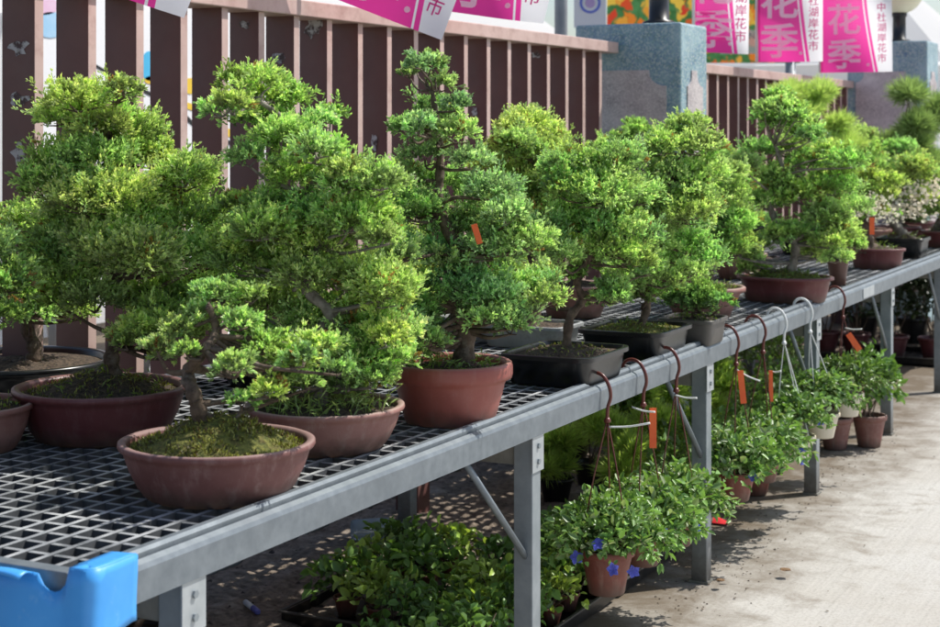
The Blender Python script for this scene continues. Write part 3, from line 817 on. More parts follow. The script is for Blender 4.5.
# ------------------------------------------------------------------ bonsai
def bonsai(name,label,potpx,Z,kind,R,h,mat,pads,trunk,hue,seed,sx=1,sy=1,rot=0,mound=.03,soil='soil',leaf=1.0,dens=1.0,
           tr=(.022,.009),needles=None,weeds=0,weedh=.04,back=.6,spread=.11,bark='bark',cat='bonsai',zbase=ZT-.012,fill=.40,moss=0,wire=False,tags=None,branches=True,weedhue=(.20,.30,.06)):
    """potpx: photo column of the pot centre; stands on the bench at depth Z"""
    rng=np.random.default_rng(seed)
    p=FW*Z+RT*((potpx-470)*Z/F); c=(p[0],p[1],zbase)
    root=empty(name,c,label,cat,'bonsai on the bench')
    zf=make_pot(root,c,kind,R,h,mat,sx,sy,rot,mound,seed,soil)
    # pads in space
    PP=[]
    for (x,y,r) in pads:
        d=rng.uniform(-1,1)*spread
        q=at(x,y,Z+d); PP.append((q,r*Z/F*(1.2 if Z<4.4 else 1.36 if Z<6 else 1.22)))
        if rng.random()<back:
            q2=at(x+rng.uniform(-12,12),y+rng.uniform(-8,10),Z+d+rng.choice([-1,1])*spread*rng.uniform(.7,1.2)); PP.append((q2,r*Z/F*rng.uniform(.9,1.2)))
    # filler pads between neighbours
    base=list(PP)
    for k in range(int(len(base)*(fill if Z<4.4 else fill*1.3))):
        i=rng.integers(len(base)); ds=[np.linalg.norm(base[i][0]-q[0]) for q in base]; j=np.argsort(ds)[1+rng.integers(3)] if len(base)>4 else i
        PP.append(((base[i][0]+base[j][0])/2+rng.normal(size=3)*.015,(base[i][1]+base[j][1])/2*rng.uniform(.8,1.05)))
    # keep the crown in front of the fence
    PP=[(np.array([max(q[0],-2.90+r*.8),q[1],q[2]]),r) for q,r in PP]
    # trunk
    tp=[]
    for i,t in enumerate(trunk):
        dz=0 if i==0 else rng.uniform(-.03,.03)
        tp.append(at(t[0],t[1],Z+dz))
    tp[0][2]=zf(tp[0][0],tp[0][1])-.012
    path=smooth_path(tp,7); n=len(path)
    b=MB()
    rad=[(tr[0]+(tr[1]-tr[0])*(i/(n-1)))*(1+.16*math.sin(i*1.7+seed))*(1.45 if i==0 else 1.2 if i==1 else 1) for i in range(n)]
    b.tube(path,rad,10)
    # surface roots
    for k in range(4):
        a=rng.uniform(0,2*PI); e=np.array([math.cos(a),math.sin(a),0])*tr[0]*2.6
        e2=path[0]+e; e2[2]=zf(e2[0],e2[1])-.004
        m=(path[1]+e2)/2
        b.tube(smooth_path([path[1],m,e2],3),[tr[0]*.6,tr[0]*.55,tr[0]*.5,tr[0]*.42,tr[0]*.36,tr[0]*.3,tr[0]*.2],6)
    if branches:
        for q,r in PP:
            # nearest lower trunk point
            best=min(range(n),key=lambda i:np.linalg.norm(path[i]-q)+ (0.4*max(0,path[i][2]-q[2])))
            s=path[best]; 
            m=(s+q)/2+rng.normal(size=3)*.012-np.array([0,0,.012])
            e=q-np.array([0,0,r*.25])
            pp=smooth_path([s,m,e],4); k=len(pp)
            r0=min(rad[best]*.62,.008)
            b.tube(pp,[r0+(.0022-r0)*i/(k-1) for i in range(k)],6)
            for _ in range(3):
                d=unit(rng.normal(size=3)); d[2]=abs(d[2])*.6
                b.tube([e,e+d*r*.7],[.0024,.001],4,caps=False)
    b.build('trunk',M[bark],root)
    if wire:
        b=MB(); wp=[]
        for i in range(0,n*2):
            t=i/2; j=min(int(t),n-2); f=t-j
            pc=path[j]*(1-f)+path[j+1]*f; rr=rad[j]*1.12+.001
            if t>n-2: break
            wp.append(pc+rr*np.array([math.cos(i*1.0),math.sin(i*1.0),0]))
        b.tube(wp,.0012,5); b.build('training_wire',M['bark'],root)
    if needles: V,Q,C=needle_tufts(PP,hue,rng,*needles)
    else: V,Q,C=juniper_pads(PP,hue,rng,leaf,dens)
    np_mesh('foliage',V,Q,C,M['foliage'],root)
    # moss cushions and weeds on the soil
    parts=[]
    if moss:
        n_=moss
        a=rng.uniform(0,2*PI,n_); r_=R*.88*np.sqrt(rng.random(n_))
        cr,sr=math.cos(rot),math.sin(rot)
        u=r_*np.cos(a)*sx; v=r_*np.sin(a)*sy
        P=np.stack([c[0]+u*cr-v*sr,c[1]+u*sr+v*cr,np.zeros(n_)],1); P[:,2]=[zf(q[0],q[1]) for q in P]
        keep=np.array([mnoise.noise((q[0]*24,q[1]*24,seed))>-.12 for q in P]); P=P[keep]; n_=len(P)
        D=unit(rng.normal(size=(n_,3))*.7+np.array([0,0,1]))
        h_=np.array([.32,.33,.07])*rng.uniform(.25,1.4,(n_,1))*np.array([1,1,1])
        br=rng.random(n_)<.3; h_[br]=np.array([.13,.085,.035])*rng.uniform(.5,1.4,(br.sum(),1))
        parts.append(kites(P,D,rng.uniform(.005,.014,n_),rng.uniform(.002,.004,n_),rng,h_*.6,h_*1.2))
    if weeds:
        parts.append(grass_blades((c[0],c[1],0),R*.82,weeds,weedh,weedhue,rng,w=.0036,oval=(sx,sy),zf=lambda q:zf(q[0],q[1])))
        k=weeds//2
        a=rng.uniform(0,2*PI,k); r_=R*.8*np.sqrt(rng.random(k)); P=np.stack([c[0]+r_*np.cos(a)*sx,c[1]+r_*np.sin(a)*sy,np.zeros(k)],1); P[:,2]=[zf(q[0],q[1])+rng.uniform(0,weedh*.5) for q in P]
        parts.append(leaves(P,unit(rng.normal(size=(k,3))+np.array([0,0,.4])),np.tile([0,0,1.],(k,1))+rng.normal(size=(k,3))*.3,rng.uniform(.008,.018,k),rng.uniform(.006,.011,k),np.array(weedhue)*rng.uniform(.6,1.3,(k,1)),rng))
    if parts:
        V,Q,C=merge(parts); o=np_mesh('moss' if not weeds else 'weeds',V,Q,C,M['leaf'],root)
    for tg in (tags or []):
        tx,ty,wpx,hpx,ang=tg
        b=MB(); q=at(tx,ty,Z-spread*1.1); ca,sa=math.cos(ang),math.sin(ang)
        ax=RT*ca+np.array([0,0,sa]); az=-RT*sa+np.array([0,0,ca])
        hw=wpx*Z/F/2; hh=hpx*Z/F/2
        b.obox(q,ax*hw,FW*.0012,az*hh); b.build('tag',M['orange_tag'],root)
    return root

GREEN_Y=(.65,.87,.34); GREEN=(.56,.82,.33); GREEN_B=(.50,.75,.36); GREEN_D=(.40,.62,.28)

bonsai('bonsai','dense yellow-green juniper at far left in a wide low burgundy bowl',101,3.72,'bowl',.202,.12,'burgundy',
 [(120,98,15),(78,105,24),(100,128,28),(135,138,25),(62,120,20),(60,168,26),(95,165,28),(150,165,22),(185,180,24),(45,185,20),(115,205,34),(165,215,32),(80,205,28),(198,225,26),(110,255,36),(150,262,33),(205,262,28),(65,262,28),(95,305,26),(190,305,30),(160,300,26),(160,320,20),(186,336,18),(150,336,20),(172,352,16),(130,338,14),(60,300,20),(70,225,26),(135,235,26)],
 [(115,374),(112,352),(128,325),(140,308),(118,280),(108,235),(122,180),(108,130),(112,105)],GREEN_Y,11,mound=.045,soil='soil',moss=2200,weeds=60,weedh=.035,weedhue=(.2,.28,.06),tr=(.019,.007),wire=False)

bonsai('bonsai','juniper cut off by the left photo edge in a small dusty pink terracotta bowl',-34,3.56,'bowl',.148,.105,'terra_dusty',
 [(5,285,24),(-20,255,26),(-45,230,28),(-70,290,28),(-30,310,26),(8,320,16),(-75,250,24)],
 [(-34,410),(-40,370),(-25,330),(-40,290),(-35,250)],GREEN,12,mound=.02,moss=500,weeds=40,weedh=.03)

bonsai('bonsai','juniper behind the left burgundy bowl in a large round black pot',18,4.16,'bowl',.245,.12,'black_plastic',
 [(15,218,20),(35,245,22),(8,250,24),(40,285,24),(15,285,24),(62,312,18),(30,318,18),(-10,225,20),(-15,290,20)],
 [(30,385),(35,350),(25,320),(30,280),(18,235)],GREEN,13,mound=.01,spread=.09)

bonsai('bonsai','small juniper on a mossy mound in the nearest brown bowl, over the front rail',217,3.13,'bowl',.193,.108,'terra_brown',
 [(224,298,16),(200,318,13),(176,334,15),(158,350,12),(240,326,15),(264,350,18),(294,366,19),(270,394,14),(322,350,14),(242,404,11),(230,374,12),(306,386,12),(252,300,11),(186,356,9),(338,372,10)],
 [(204,418),(194,395),(188,372),(205,350),(216,330),(208,305)],(.56,.80,.32),14,sx=1.0,sy=.96,rot=.3,mound=.062,soil='moss',moss=5200,tr=(.017,.006),wire=True,back=.3,spread=.10,fill=.3)

bonsai('bonsai','tall spreading juniper with an arched top in a weedy dusty brown bowl',325,3.6,'bowl',.18,.098,'terra_dusty',
 [(235,85,16),(262,88,18),(292,105,20),(320,125,15),(222,112,16),(250,125,18),(285,140,22),(320,158,22),(345,180,22),(374,185,20),(290,182,24),(250,162,16),(240,208,16),(268,235,28),(310,222,28),(350,228,30),(385,238,18),(240,268,26),(298,278,32),(345,283,30),(385,290,26),(265,310,26),(312,328,30),(358,330,28),(398,338,20),(330,366,28),(370,368,20),(288,352,24),(250,340,20),(262,372,17),(300,390,15),(345,390,15),(376,384,16),(396,362,16),(366,346,18)],
 [(318,405),(322,380),(310,345),(330,315),(305,285),(318,245),(300,205),(322,165),(290,125),(255,98)],(.62,.86,.34),15,mound=.012,weeds=230,weedh=.06,weedhue=(.36,.48,.14),tr=(.017,.006),bark='pale_bark')

bonsai('bonsai','dark green pointed juniper in a deep red-brown ribbed plastic tub',450,3.92,'tub',.154,.148,'terra_plastic',
 [(430,68,10),(410,76,7),(441,88,13),(430,112,15),(455,108,11),(412,132,13),(455,138,17),(425,160,20),(470,165,16),(405,178,15),(445,190,22),(490,195,20),(415,215,22),(460,225,24),(503,225,21),(440,258,22),(490,260,25),(530,246,20),(400,255,18),(418,298,22),(460,288,23),(505,298,24),(533,296,17),(400,328,20),(516,322,18),(482,318,16),(410,362,18),(428,335,16),(390,350,17),(396,318,16),(545,278,14)],
 [(462,352),(466,330),(452,295),(456,255),(440,205),(440,150),(432,90)],GREEN_B,16,mound=.01,weeds=120,weedh=.05,weedhue=(.22,.33,.08),tr=(.026,.006),tags=[(477,234,6,20,.3)])

bonsai('bonsai','light green juniper behind the pointed dark one in a pale grey tray',532,5.3,'rect',.125,.075,'pale_tray',
 [(525,128,17),(550,140,15),(513,150,15),(545,160,20),(572,163,12),(528,185,22),(560,193,18),(506,208,18),(540,215,20),(490,170,16)],
 [(532,330),(538,290),(530,240),(540,190),(528,140)],GREEN_Y,17,sx=1.2,sy=.9,mound=.01,spread=.10)

bonsai('bonsai','crooked juniper with bare curved trunk in the nearer black rectangular tray on the bench',566,4.56,'rect',.125,.088,'black_plastic',
 [(588,170,18),(615,165,17),(568,195,18),(600,200,22),(636,200,16),(575,225,20),(560,258,18),(600,235,18),(615,260,18),(586,270,12),(545,232,17),(636,240,18),(560,168,12),(540,300,13),(612,296,13),(640,272,14)],
 [(566,337),(570,318),(582,300),(577,280),(590,255),(604,225),(596,190)],GREEN,18,sx=1.12,sy=1.35,mound=.022,moss=250,weeds=26,weedh=.03,weedhue=(.22,.27,.07),tr=(.014,.006),tags=[(556,284,5,16,-.4)])

bonsai('bonsai','small juniper over moss in the farther black rectangular tray beside the front rail',636,5.1,'rect',.125,.088,'black_plastic',
 [(640,166,14),(664,150,14),(688,130,14),(700,150,15),(670,180,17),(704,180,17),(630,222,18),(664,215,20),(698,212,20),(650,250,18),(690,250,18),(625,283,14),(645,292,12),(612,300,10),(662,284,13),(690,278,13),(714,262,12)],
 [(640,325),(648,300),(640,270),(655,235),(668,195),(682,150)],GREEN,19,sx=1.15,sy=1.35,mound=.015,soil='moss',moss=900,weeds=60,weedh=.03,tr=(.014,.006),leaf=1.1)

bonsai('bonsai','tiny creeping juniper in a small grey-brown square pot beside the front rail',693,5.37,'rect',.098,.085,'grey_plastic',
 [(690,292,14),(708,298,12),(676,300,12),(700,310,10),(722,304,8)],
 [(692,318),(694,308),(690,298)],(.34,.56,.22),20,mound=.012,tr=(.008,.004),spread=.04,leaf=1.05,weeds=50,weedh=.025)

bonsai('bonsai','juniper in a pinkish brown oval pot with thick rim behind the small square pot',702,6.1,'deep',.165,.118,'terra_dusty',
 [(715,235,16),(735,218,16),(722,190,15),(738,245,14),(702,265,14),(690,235,14),(732,175,12),(668,272,12)],
 [(706,285),(712,260),(705,230),(722,200),(728,175)],GREEN,21,mound=.015,weeds=110,weedh=.05,weedhue=(.3,.36,.12),leaf=1.2,tr=(.016,.006),spread=.09)

bonsai('bonsai','juniper in a bulging pinkish pot at the back row behind the first black tray',574,6.12,'deep',.16,.125,'terra_dusty',
 [(545,275,12),(595,255,14),(575,240,14),(620,225,14),(640,215,14),(602,215,14)],
 [(574,288),(578,265),(590,240),(610,222)],GREEN,22,leaf=1.2,tr=(.014,.006),spread=.07)

bonsai('bonsai','broad juniper with pale twisted limbs in a long low burgundy oval pot',785,6.68,'oval',.203,.105,'burgundy',
 [(778,98,10),(790,112,11),(768,118,11),(806,135,12),(775,126,12),(792,150,14),(760,155,15),(776,180,16),(812,165,14),(745,168,12),(802,200,17),(768,206,16),(835,190,17),(826,220,18),(850,168,14),(800,238,16),(838,240,15),(850,212,16),(812,252,13),(770,240,10),(740,255,11),(836,260,10),(730,226,12),(755,270,9)],
 [(790,268),(795,245),(778,225),(770,200),(785,180),(775,145)],GREEN,23,sx=1.0,sy=.75,mound=.035,soil='moss',moss=900,weeds=150,weedh=.04,leaf=1.35,tr=(.02,.008),bark='pale_bark',spread=.13)

bonsai('bonsai','juniper with orange tag in a flat black tray in the back row',750,8.1,'rect',.105,.07,'black_plastic',
 [(735,215,12),(752,200,12),(742,180,11),(760,225,10),(728,200,10)],
 [(748,245),(744,225),(750,200),(744,180)],GREEN_D,24,leaf=1.35,tr=(.014,.006),spread=.08,tags=[(744,250,7,9,.4)],sx=1.3)

bonsai('bonsai','small sprawling juniper in a narrow glazed vase with black neck and brown foot',838,7.35,'vase',.052,.16,'vase_glaze',
 [(838,236,12),(850,242,9),(858,246,7)],
 [(838,252),(840,244),(838,236)],GREEN,25,leaf=1.35,tr=(.010,.005),spread=.04,back=.2)

bonsai('bonsai','bonsai with thick bare stump trunk and orange tag in a burgundy oval pot at right',877,8.25,'oval',.145,.105,'burgundy',
 [(868,205,10),(880,196,10),(862,178,12),(890,185,11),(876,215,8)],
 [(870,245),(866,232),(870,216),(878,200)],GREEN_Y,26,sy=.8,leaf=1.35,tr=(.035,.012),spread=.08,tags=[(872,226,5,17,0)],weeds=50,weedh=.04,bark='bark')

bonsai('bonsai','flowering bonsai with forked pale trunk in a black rectangular pot at right',903,9.0,'rect',.135,.11,'black_plastic',
 [(900,190,12),(918,180,12),(888,200,9),(925,200,11),(910,165,11)],
 [(906,240),(898,228),(890,214),(900,196),(912,178)],GREEN_Y,27,sx=1.0,sy=1.0,leaf=1.35,tr=(.03,.010),spread=.08,bark='pale_bark',weeds=40,weedh=.05)

bonsai('bonsai','bonsai in a burgundy pot cut off by the right photo edge',945,9.75,'oval',.15,.10,'burgundy',
 [(935,215,10),(950,205,12),(945,180,12),(960,190,12)],
 [(940,245),(935,230),(945,210),(948,190)],GREEN,28,leaf=1.35,tr=(.03,.010),spread=.06,weeds=50,weedh=.05)

bonsai('bonsai','bushy juniper behind the arched one in a black round pot by the back rail',268,4.5,'bowl',.15,.11,'black_plastic',
 [(235,245,18),(262,225,18),(225,285,18),(250,300,20),(280,265,20),(300,310,18),(230,320,16),(215,255,14)],
 [(262,365),(258,330),(265,290),(255,250)],GREEN,51,spread=.07,tr=(.018,.007))
bonsai('bonsai','full juniper between the pointed dark juniper and the fence, in a burgundy bowl',398,4.85,'bowl',.15,.11,'burgundy',
 [(380,215,16),(402,200,14),(395,245,18),(420,270,18),(375,275,18),(400,300,18),(430,310,16),(380,320,16)],
 [(398,345),(396,310),(402,270),(396,230)],GREEN_Y,52,spread=.07,tr=(.018,.007))
bonsai('bonsai','low juniper in a pale grey tray between the red-brown tub and the fence',486,5.5,'rect',.125,.075,'pale_tray',
 [(470,225,14),(495,240,16),(475,265,16),(505,275,14),(488,205,12),(515,245,12),(490,292,13)],
 [(487,322),(490,290),(484,255),(490,225)],GREEN,53,spread=.08,tr=(.016,.007),sx=1.2)
bonsai('bonsai','juniper with loose crown before the speckled pillar, in a burgundy pot at the back rail',628,6.9,'deep',.14,.12,'burgundy',
 [(612,195,12),(632,215,12),(600,225,12),(645,240,12),(618,250,12),(655,215,11),(590,205,10)],
 [(628,290),(625,255),(632,225),(620,200)],GREEN_Y,54,leaf=1.5,spread=.08,tr=(.016,.007))
bonsai('bonsai','juniper in a dusty terracotta pot at the back rail between the two speckled pillars',738,7.7,'deep',.14,.12,'terra_dusty',
 [(735,175,12),(722,160,11),(748,195,12),(730,210,12),(712,185,11),(750,225,11)],
 [(738,262),(735,235),(742,205),(733,180)],GREEN,55,leaf=1.35,spread=.08,tr=(.016,.007),bark='pale_bark')
bonsai('bonsai','round-topped juniper in a black round pot behind the narrow glazed vase',832,8.9,'bowl',.14,.11,'black_plastic',
 [(830,175,11),(845,190,12),(818,195,11),(836,215,12),(852,210,11),(822,225,10),(858,232,9)],
 [(834,245),(830,225),(838,205),(832,185)],GREEN_Y,56,leaf=1.35,spread=.08,tr=(.016,.007),bark='pale_bark')
bonsai('bonsai','leaning juniper in a burgundy pot in front of the right speckled pillar',898,9.9,'deep',.14,.12,'burgundy',
 [(898,150,10),(884,172,11),(905,180,11),(925,178,10),(890,198,10),(915,205,10),(935,195,10)],
 [(900,235),(903,210),(895,190),(902,165)],GREEN,57,leaf=1.35,spread=.08,tr=(.018,.007),bark='pale_bark')
# pines in the far back row
bonsai('pine_bonsai','long-needled pine with tufts against the right pillar',912,10.4,'deep',.15,.12,'burgundy',
 [(908,100,16),(925,125,16),(885,150,13),(905,160,14),(925,165,15),(915,140,12),(938,112,14),(893,185,13),(930,195,12),(918,215,10)],
 [(915,228),(920,205),(908,180),(916,155),(910,125)],(.30,.42,.17),29,needles=(.11,.0030,1.3),tr=(.022,.01),spread=.15)
bonsai('pine_bonsai','yellowish pine with needle tufts rising in front of the far fence',800,9.2,'deep',.15,.12,'black_plastic',
 [(792,95,11),(820,98,12),(803,112,12),(838,128,12),(782,110,9),(828,150,12),(850,145,10)],
 [(805,250),(808,200),(800,165),(812,130),(806,105)],(.56,.70,.25),30,needles=(.085,.0028,.8),tr=(.018,.008),spread=.12)

# more pots of the back rows on the right, seen between the crowns
bonsai('bonsai','juniper standing in the back row in front of the far fence, dark needles',660,7.4,'deep',.14,.12,'burgundy',
 [(655,190,13),(625,185,12),(610,150,12),(640,135,10),(715,160,12),(720,200,12),(705,230,11),(680,200,12)],
 [(662,275),(665,240),(655,205),(650,170)],GREEN,31,leaf=1.35,tr=(.016,.007),spread=.1,bark='pale_bark')
bonsai('bonsai','juniper at the right back with light crown left of the pine',868,9.6,'deep',.14,.12,'terra_dusty',
 [(862,140,11),(848,178,11),(872,165,11),(886,215,10),(868,192,10),(855,205,10)],
 [(868,235),(872,205),(864,180),(866,150)],GREEN,32,leaf=1.35,tr=(.016,.007),spread=.1)

# blossoms on the flowering bonsai
def blossoms(root,pts,Z,hue,seed,n=60,size=.02,r=.05):
    rng=np.random.default_rng(seed); P=[];D=[]
    for (x,y) in pts:
        c=at(x,y,Z)
        q=c+rng.normal(size=(n,3))*r*np.array([1,1,.6]); P.append(q); D.append(unit(rng.normal(size=(n,3))+np.array([0,-.3,.5])))
    P=np.concatenate(P);D=np.concatenate(D);k=len(P)
    V,Q,C=leaves(P,D,unit(rng.normal(size=(k,3))+np.array([0,0,.8])),rng.uniform(.6,1.2,k)*size,rng.uniform(.7,1.1,k)*size,np.array(hue)*rng.uniform(.8,1.1,(k,1)),rng)
    np_mesh('blossom',V,Q,C,M['petal'],root)
roots={o['label']:o for o in COL.objects if o.get('label')}
blossoms(roots['flowering bonsai with forked pale trunk in a black rectangular pot at right'],[(905,205),(918,190),(925,198),(896,212),(912,214),(932,188)],8.82,(.95,.86,.68),5,42,.024)
blossoms(roots['bonsai with thick bare stump trunk and orange tag in a burgundy oval pot at right'],[(872,203),(884,208),(866,212),(858,206),(890,214)],8.02,(.93,.88,.66),6,42,.020)

# ------------------------------------------------------------------ hanging baskets
def hanging(px,label,wire,potmat,zrim,tagspec,tiespec,seed,R=.072,h=.10,foliage_r=.13,lift=.035,trail=22,hue=(.23,.40,.115),flowers=2,dx=0.0):
    rng=np.random.default_rng(seed)
    y,Z=atx(px,XF+.01); x=XF+.012
    root=empty('hanging_basket',(x,y,zrim-h),label,'hanging plant','hanging baskets on the front rail')
    wm=M[wire]
    # hook over the rail
    b=MB()
    pts=[(x-.062,y,ZT-.012),(x-.062,y,ZT+.006),(x-.05,y,ZT+.021),(x-.03,y,ZT+.026),(x-.008,y,ZT+.016),(x+.008,y,ZT-.012),(x+.010,y+.004,ZT-.04),(x+.004,y,ZT-.065),(x+.002,y,ZT-.088),(x+.002,y,ZT-.10)]
    b.tube(smooth_path(pts,4),.0052,8); b.lathe((x+.002,y,ZT-.11),[(.001,0),(.009,0),(.010,.006),(.006,.014),(.001,.014)],12)
    b.build('hook',wm,root)
    a0=rng.uniform(0,2*PI)
    cx,cy=x+dx,y
    for k in range(3):
        a=a0+2*PI*k/3
        e=np.array([cx+R*.97*math.cos(a),cy+R*.97*math.sin(a),zrim-.004])
        s=np.array([x+.002,y,ZT-.10])
        m=(s+e)/2+np.array([math.cos(a),math.sin(a),0])*.006
        b=MB(); b.tube(smooth_path([s,m,e],5),.0022,6); b.build('hanger_strand',wm,root)
    b=MB(); b.lathe((cx,cy,zrim-h),pot_profile('deep',R,h),36); b.build('pot',M[potmat],root)
    b=MB(); b.lathe((cx,cy,zrim-h),[(.001,h*.86),(R*.86,h*.84)],24); b.build('soil',M['soil'],root)
    n=int(1300*(foliage_r/.13)**2)
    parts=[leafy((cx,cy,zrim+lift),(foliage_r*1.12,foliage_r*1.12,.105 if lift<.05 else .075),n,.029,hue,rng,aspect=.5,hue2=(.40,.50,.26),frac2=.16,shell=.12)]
    # trailing stems
    tw=MB()
    for k in range(trail):
        a=rng.uniform(0,2*PI); L=rng.uniform(.06,.14)
        p0=np.array([cx+R*.6*math.cos(a),cy+R*.6*math.sin(a),zrim+.015]); o=np.array([math.cos(a),math.sin(a),0])
        p1=p0+o*R*1.0+np.array([0,0,.04]); p2=p1+o*L*.6+np.array([0,0,-L*rng.uniform(.2,.9)+.02])
        path=smooth_path([p0,p1,p2],5); tw.tube(path,.0015,4,caps=False)
        P=np.repeat(np.array(path[3:]),4,0); m=len(P)
        D=unit(rng.normal(size=(m,3))+o*.4); 
        col=np.array(hue)*rng.uniform(.7,1.4,(m,1)); kk=rng.random(m)<.15; col[kk]=np.array([.38,.46,.25])
        parts.append(leaves(P,D,unit(rng.normal(size=(m,3))*.4+np.array([0,0,1])),rng.uniform(.016,.034,m),rng.uniform(.008,.016,m),col,rng))
    fo=np_mesh('foliage',*merge(parts),M['leaf'],root)
    tw.build('stems',M['bark'],root)
    for k in range(flowers):
        a=rng.uniform(-2.4,.3); d=np.array([math.cos(a),math.sin(a),0])*foliage_r*rng.uniform(.98,1.10)
        c=np.array([cx,cy,zrim+rng.uniform(-.03,.07)])+d
        nrm=unit(np.array([.15,-.9,.35])+rng.normal(size=3)*.25)
        u=unit(np.cross(nrm,[0,0,1.])); v=np.cross(nrm,u)
        P=np.tile(c,(5,1)); an=np.arange(5)*2*PI/5
        D=unit(np.cos(an)[:,None]*u+np.sin(an)[:,None]*v+nrm*rng.uniform(.2,.7))
        V,Q,C=leaves(P,D,np.tile(nrm,(5,1)),np.full(5,.020),np.full(5,.017),np.array([.17,.19,.78])*rng.uniform(.75,1.2,(5,1)),rng,fold=.12,curl=.25)
        np_mesh('flower',V,Q,C,M['petal'],root)
    if tagspec:
        tx,ty,wp,hp,ang=tagspec
        q=at(tx,ty,Z-.03); ca,sa=math.cos(ang),math.sin(ang)
        b=MB(); b.obox(q,(RT*ca+np.array([0,0,sa]))*wp*Z/F/2,FW*.0008,(-RT*sa+np.array([0,0,ca]))*hp*Z/F/2); b.build('tag',M['orange_tag'],root)
    if tiespec:
        x0,y0_,x1,y1_=tiespec
        p=at(x0,y0_,Z-.01); q=at(x1,y1_,Z-.04); b=MB(); b.tube(smooth_path([p,(p+q)/2-np.array([0,0,.004]),q],4),.0030,6); b.build('tie',M['tie'],root)
    return root

hanging(606,'nearest hanging basket, brown hook, red-brown pot with blue flowers, white tie without tag','brown_wire','terra',.345,None,(609,427,650,423),41,flowers=4,R=.078,h=.125,foliage_r=.14)
hanging(642,'second hanging basket from the front, brown hook with a broad orange tag','brown_wire','terra',.33,(653,428,7,40,0),(632,407,655,412),42,flowers=2,foliage_r=.15)
hanging(675,'hanging basket on a brown hook with pale tie in front of the middle leg','brown_wire','terra',.32,None,(675,395,697,398),43,flowers=1,foliage_r=.13)
hanging(735,'hanging basket on a brown hook with slanting orange tag, right of the middle leg','brown_wire','terra',.33,(742,387,6,33,.10),(737,370,760,381),44,flowers=2,foliage_r=.14)
hanging(762,'hanging basket on a brown hook with narrow orange tag beside the white hooks','brown_wire','terra',.33,(771,386,4,31,.02),(770,371,781,371),45,flowers=2,foliage_r=.14)
hanging(783,'hanging basket on the left one of the two white hooks','white_wire','cream',.355,None,None,46,flowers=0,dx=.05,foliage_r=.115,lift=.075,trail=7)
hanging(809,'hanging basket on the right one of the two white hooks','white_wire','cream',.38,None,None,47,flowers=1,dx=.05,foliage_r=.115,lift=.075,trail=7)
hanging(842,'farthest hanging basket, brown hook with a tilted orange tag and cream pot','brown_wire','cream',.375,(854,342,6,20,.6),(845,328,862,329),48,flowers=0,dx=.02,foliage_r=.11,lift=.075,trail=6,hue=(.17,.29,.075))

# ------------------------------------------------------------------ plants on the ground
def potted(name,label,x,y,z0,R,h,potmat,rad,n,leaf,hue,seed,group,aspect=.55,hue2=None,frac2=0,stems=7,cat='potted plant',lift=.5,kind='deep',shell=.3):
    rng=np.random.default_rng(seed)
    root=empty(name,(x,y,z0),label,cat,group)
    b=MB(); b.lathe((x,y,z0),pot_profile(kind,R,h),28); b.build('pot',M[potmat],root)
    b=MB(); b.lathe((x,y,z0),[(.001,h*.88),(R*.87,h*.86)],20); b.build('soil',M['soil'],root)
    cz=z0+h+rad[2]*lift+.02
    b=MB()
    for k in range(stems):
        d=unit(rng.normal(size=3)); d[2]=abs(d[2])
        e=np.array([x,y,cz])+d*np.array(rad)*.75
        s=np.array([x+rng.normal()*R*.25,y+rng.normal()*R*.25,z0+h*.85])
        b.tube(smooth_path([s,(s+e)/2+rng.normal(size=3)*.012,e],4),[.0035]*5+[.002]*4,5,caps=False)
    b.build('stems',M['bark'],root)
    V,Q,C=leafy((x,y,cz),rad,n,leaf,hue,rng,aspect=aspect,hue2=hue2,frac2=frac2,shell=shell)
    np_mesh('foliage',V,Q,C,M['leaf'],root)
    return root

# black trays with rows of small potted plants at the near end, under the bench
def tray(x0,x1,y0,y1,label):
    root=empty('nursery_tray',((x0+x1)/2,(y0+y1)/2,0),label,'tray','black trays on the ground')
    b=MB(); t=.006
    b.box(x0+t,x1-t,y0+t,y1-t,.012,.018)
    b.box(x0,x1,y0,y0+t,.012,.05); b.box(x0,x1,y1-t,y1,.012,.05); b.box(x0,x0+t,y0+t,y1-t,.012,.05); b.box(x1-t,x1,y0+t,y1-t,.012,.05)
    b.build('tray',M['black_plastic'],root,bevel=.002)
    b=MB(); b.box(x0-.008,x1+.008,y0-.008,y0+.001,.051,.056); b.box(x0-.008,x1+.008,y1-.001,y1+.008,.051,.056); b.box(x0-.008,x0+.001,y0+.0012,y1-.0012,.051,.056); b.box(x1-.001,x1+.008,y0+.0012,y1-.0012,.051,.056)
    b.build('rim',M['grey_plastic'],root)
tray(-2.24,-1.86,3.55,4.13,'black nursery tray nearest the camera under the bench, holding leafy seedlings')
tray(-2.24,-1.86,4.18,4.76,'black nursery tray below the nearest hanging basket, its grey rim showing')
tray(-2.24,-1.86,4.80,5.34,'black nursery tray beside the middle leg under the hanging baskets')
tray(-2.66,-2.30,4.05,4.78,'black nursery tray at the left of the leafy seedlings on the dirt')
k=0
rr=random.Random(8)
for ix,x in enumerate((-1.93,-2.05,-2.17)):
    for iy in range(11):
        y=3.62+iy*.155
        if iy in (3,7): y+=.03
        if x==-1.93 and iy>7: continue
        r_=rr.uniform(.085,.125); zz=rr.uniform(.04,.06)+(.035 if rr.random()<.3 else 0)
        yellow = rr.random()<.35
        hue=(.50,.68,.15) if yellow else (.22,.40,.10)
        where=['by the outer tray edge','in the middle of the tray','on the inner side of the tray'][ix]
        potted('seedling_pot','small leafy seedling in a little terracotta pot in the black trays under the bench',x+rr.uniform(-.01,.01),y,.019,.038,.055,'terra',(r_,r_,zz),135,.031,hue,100+k,'seedlings in small terracotta pots',aspect=.62,stems=5); k+=1
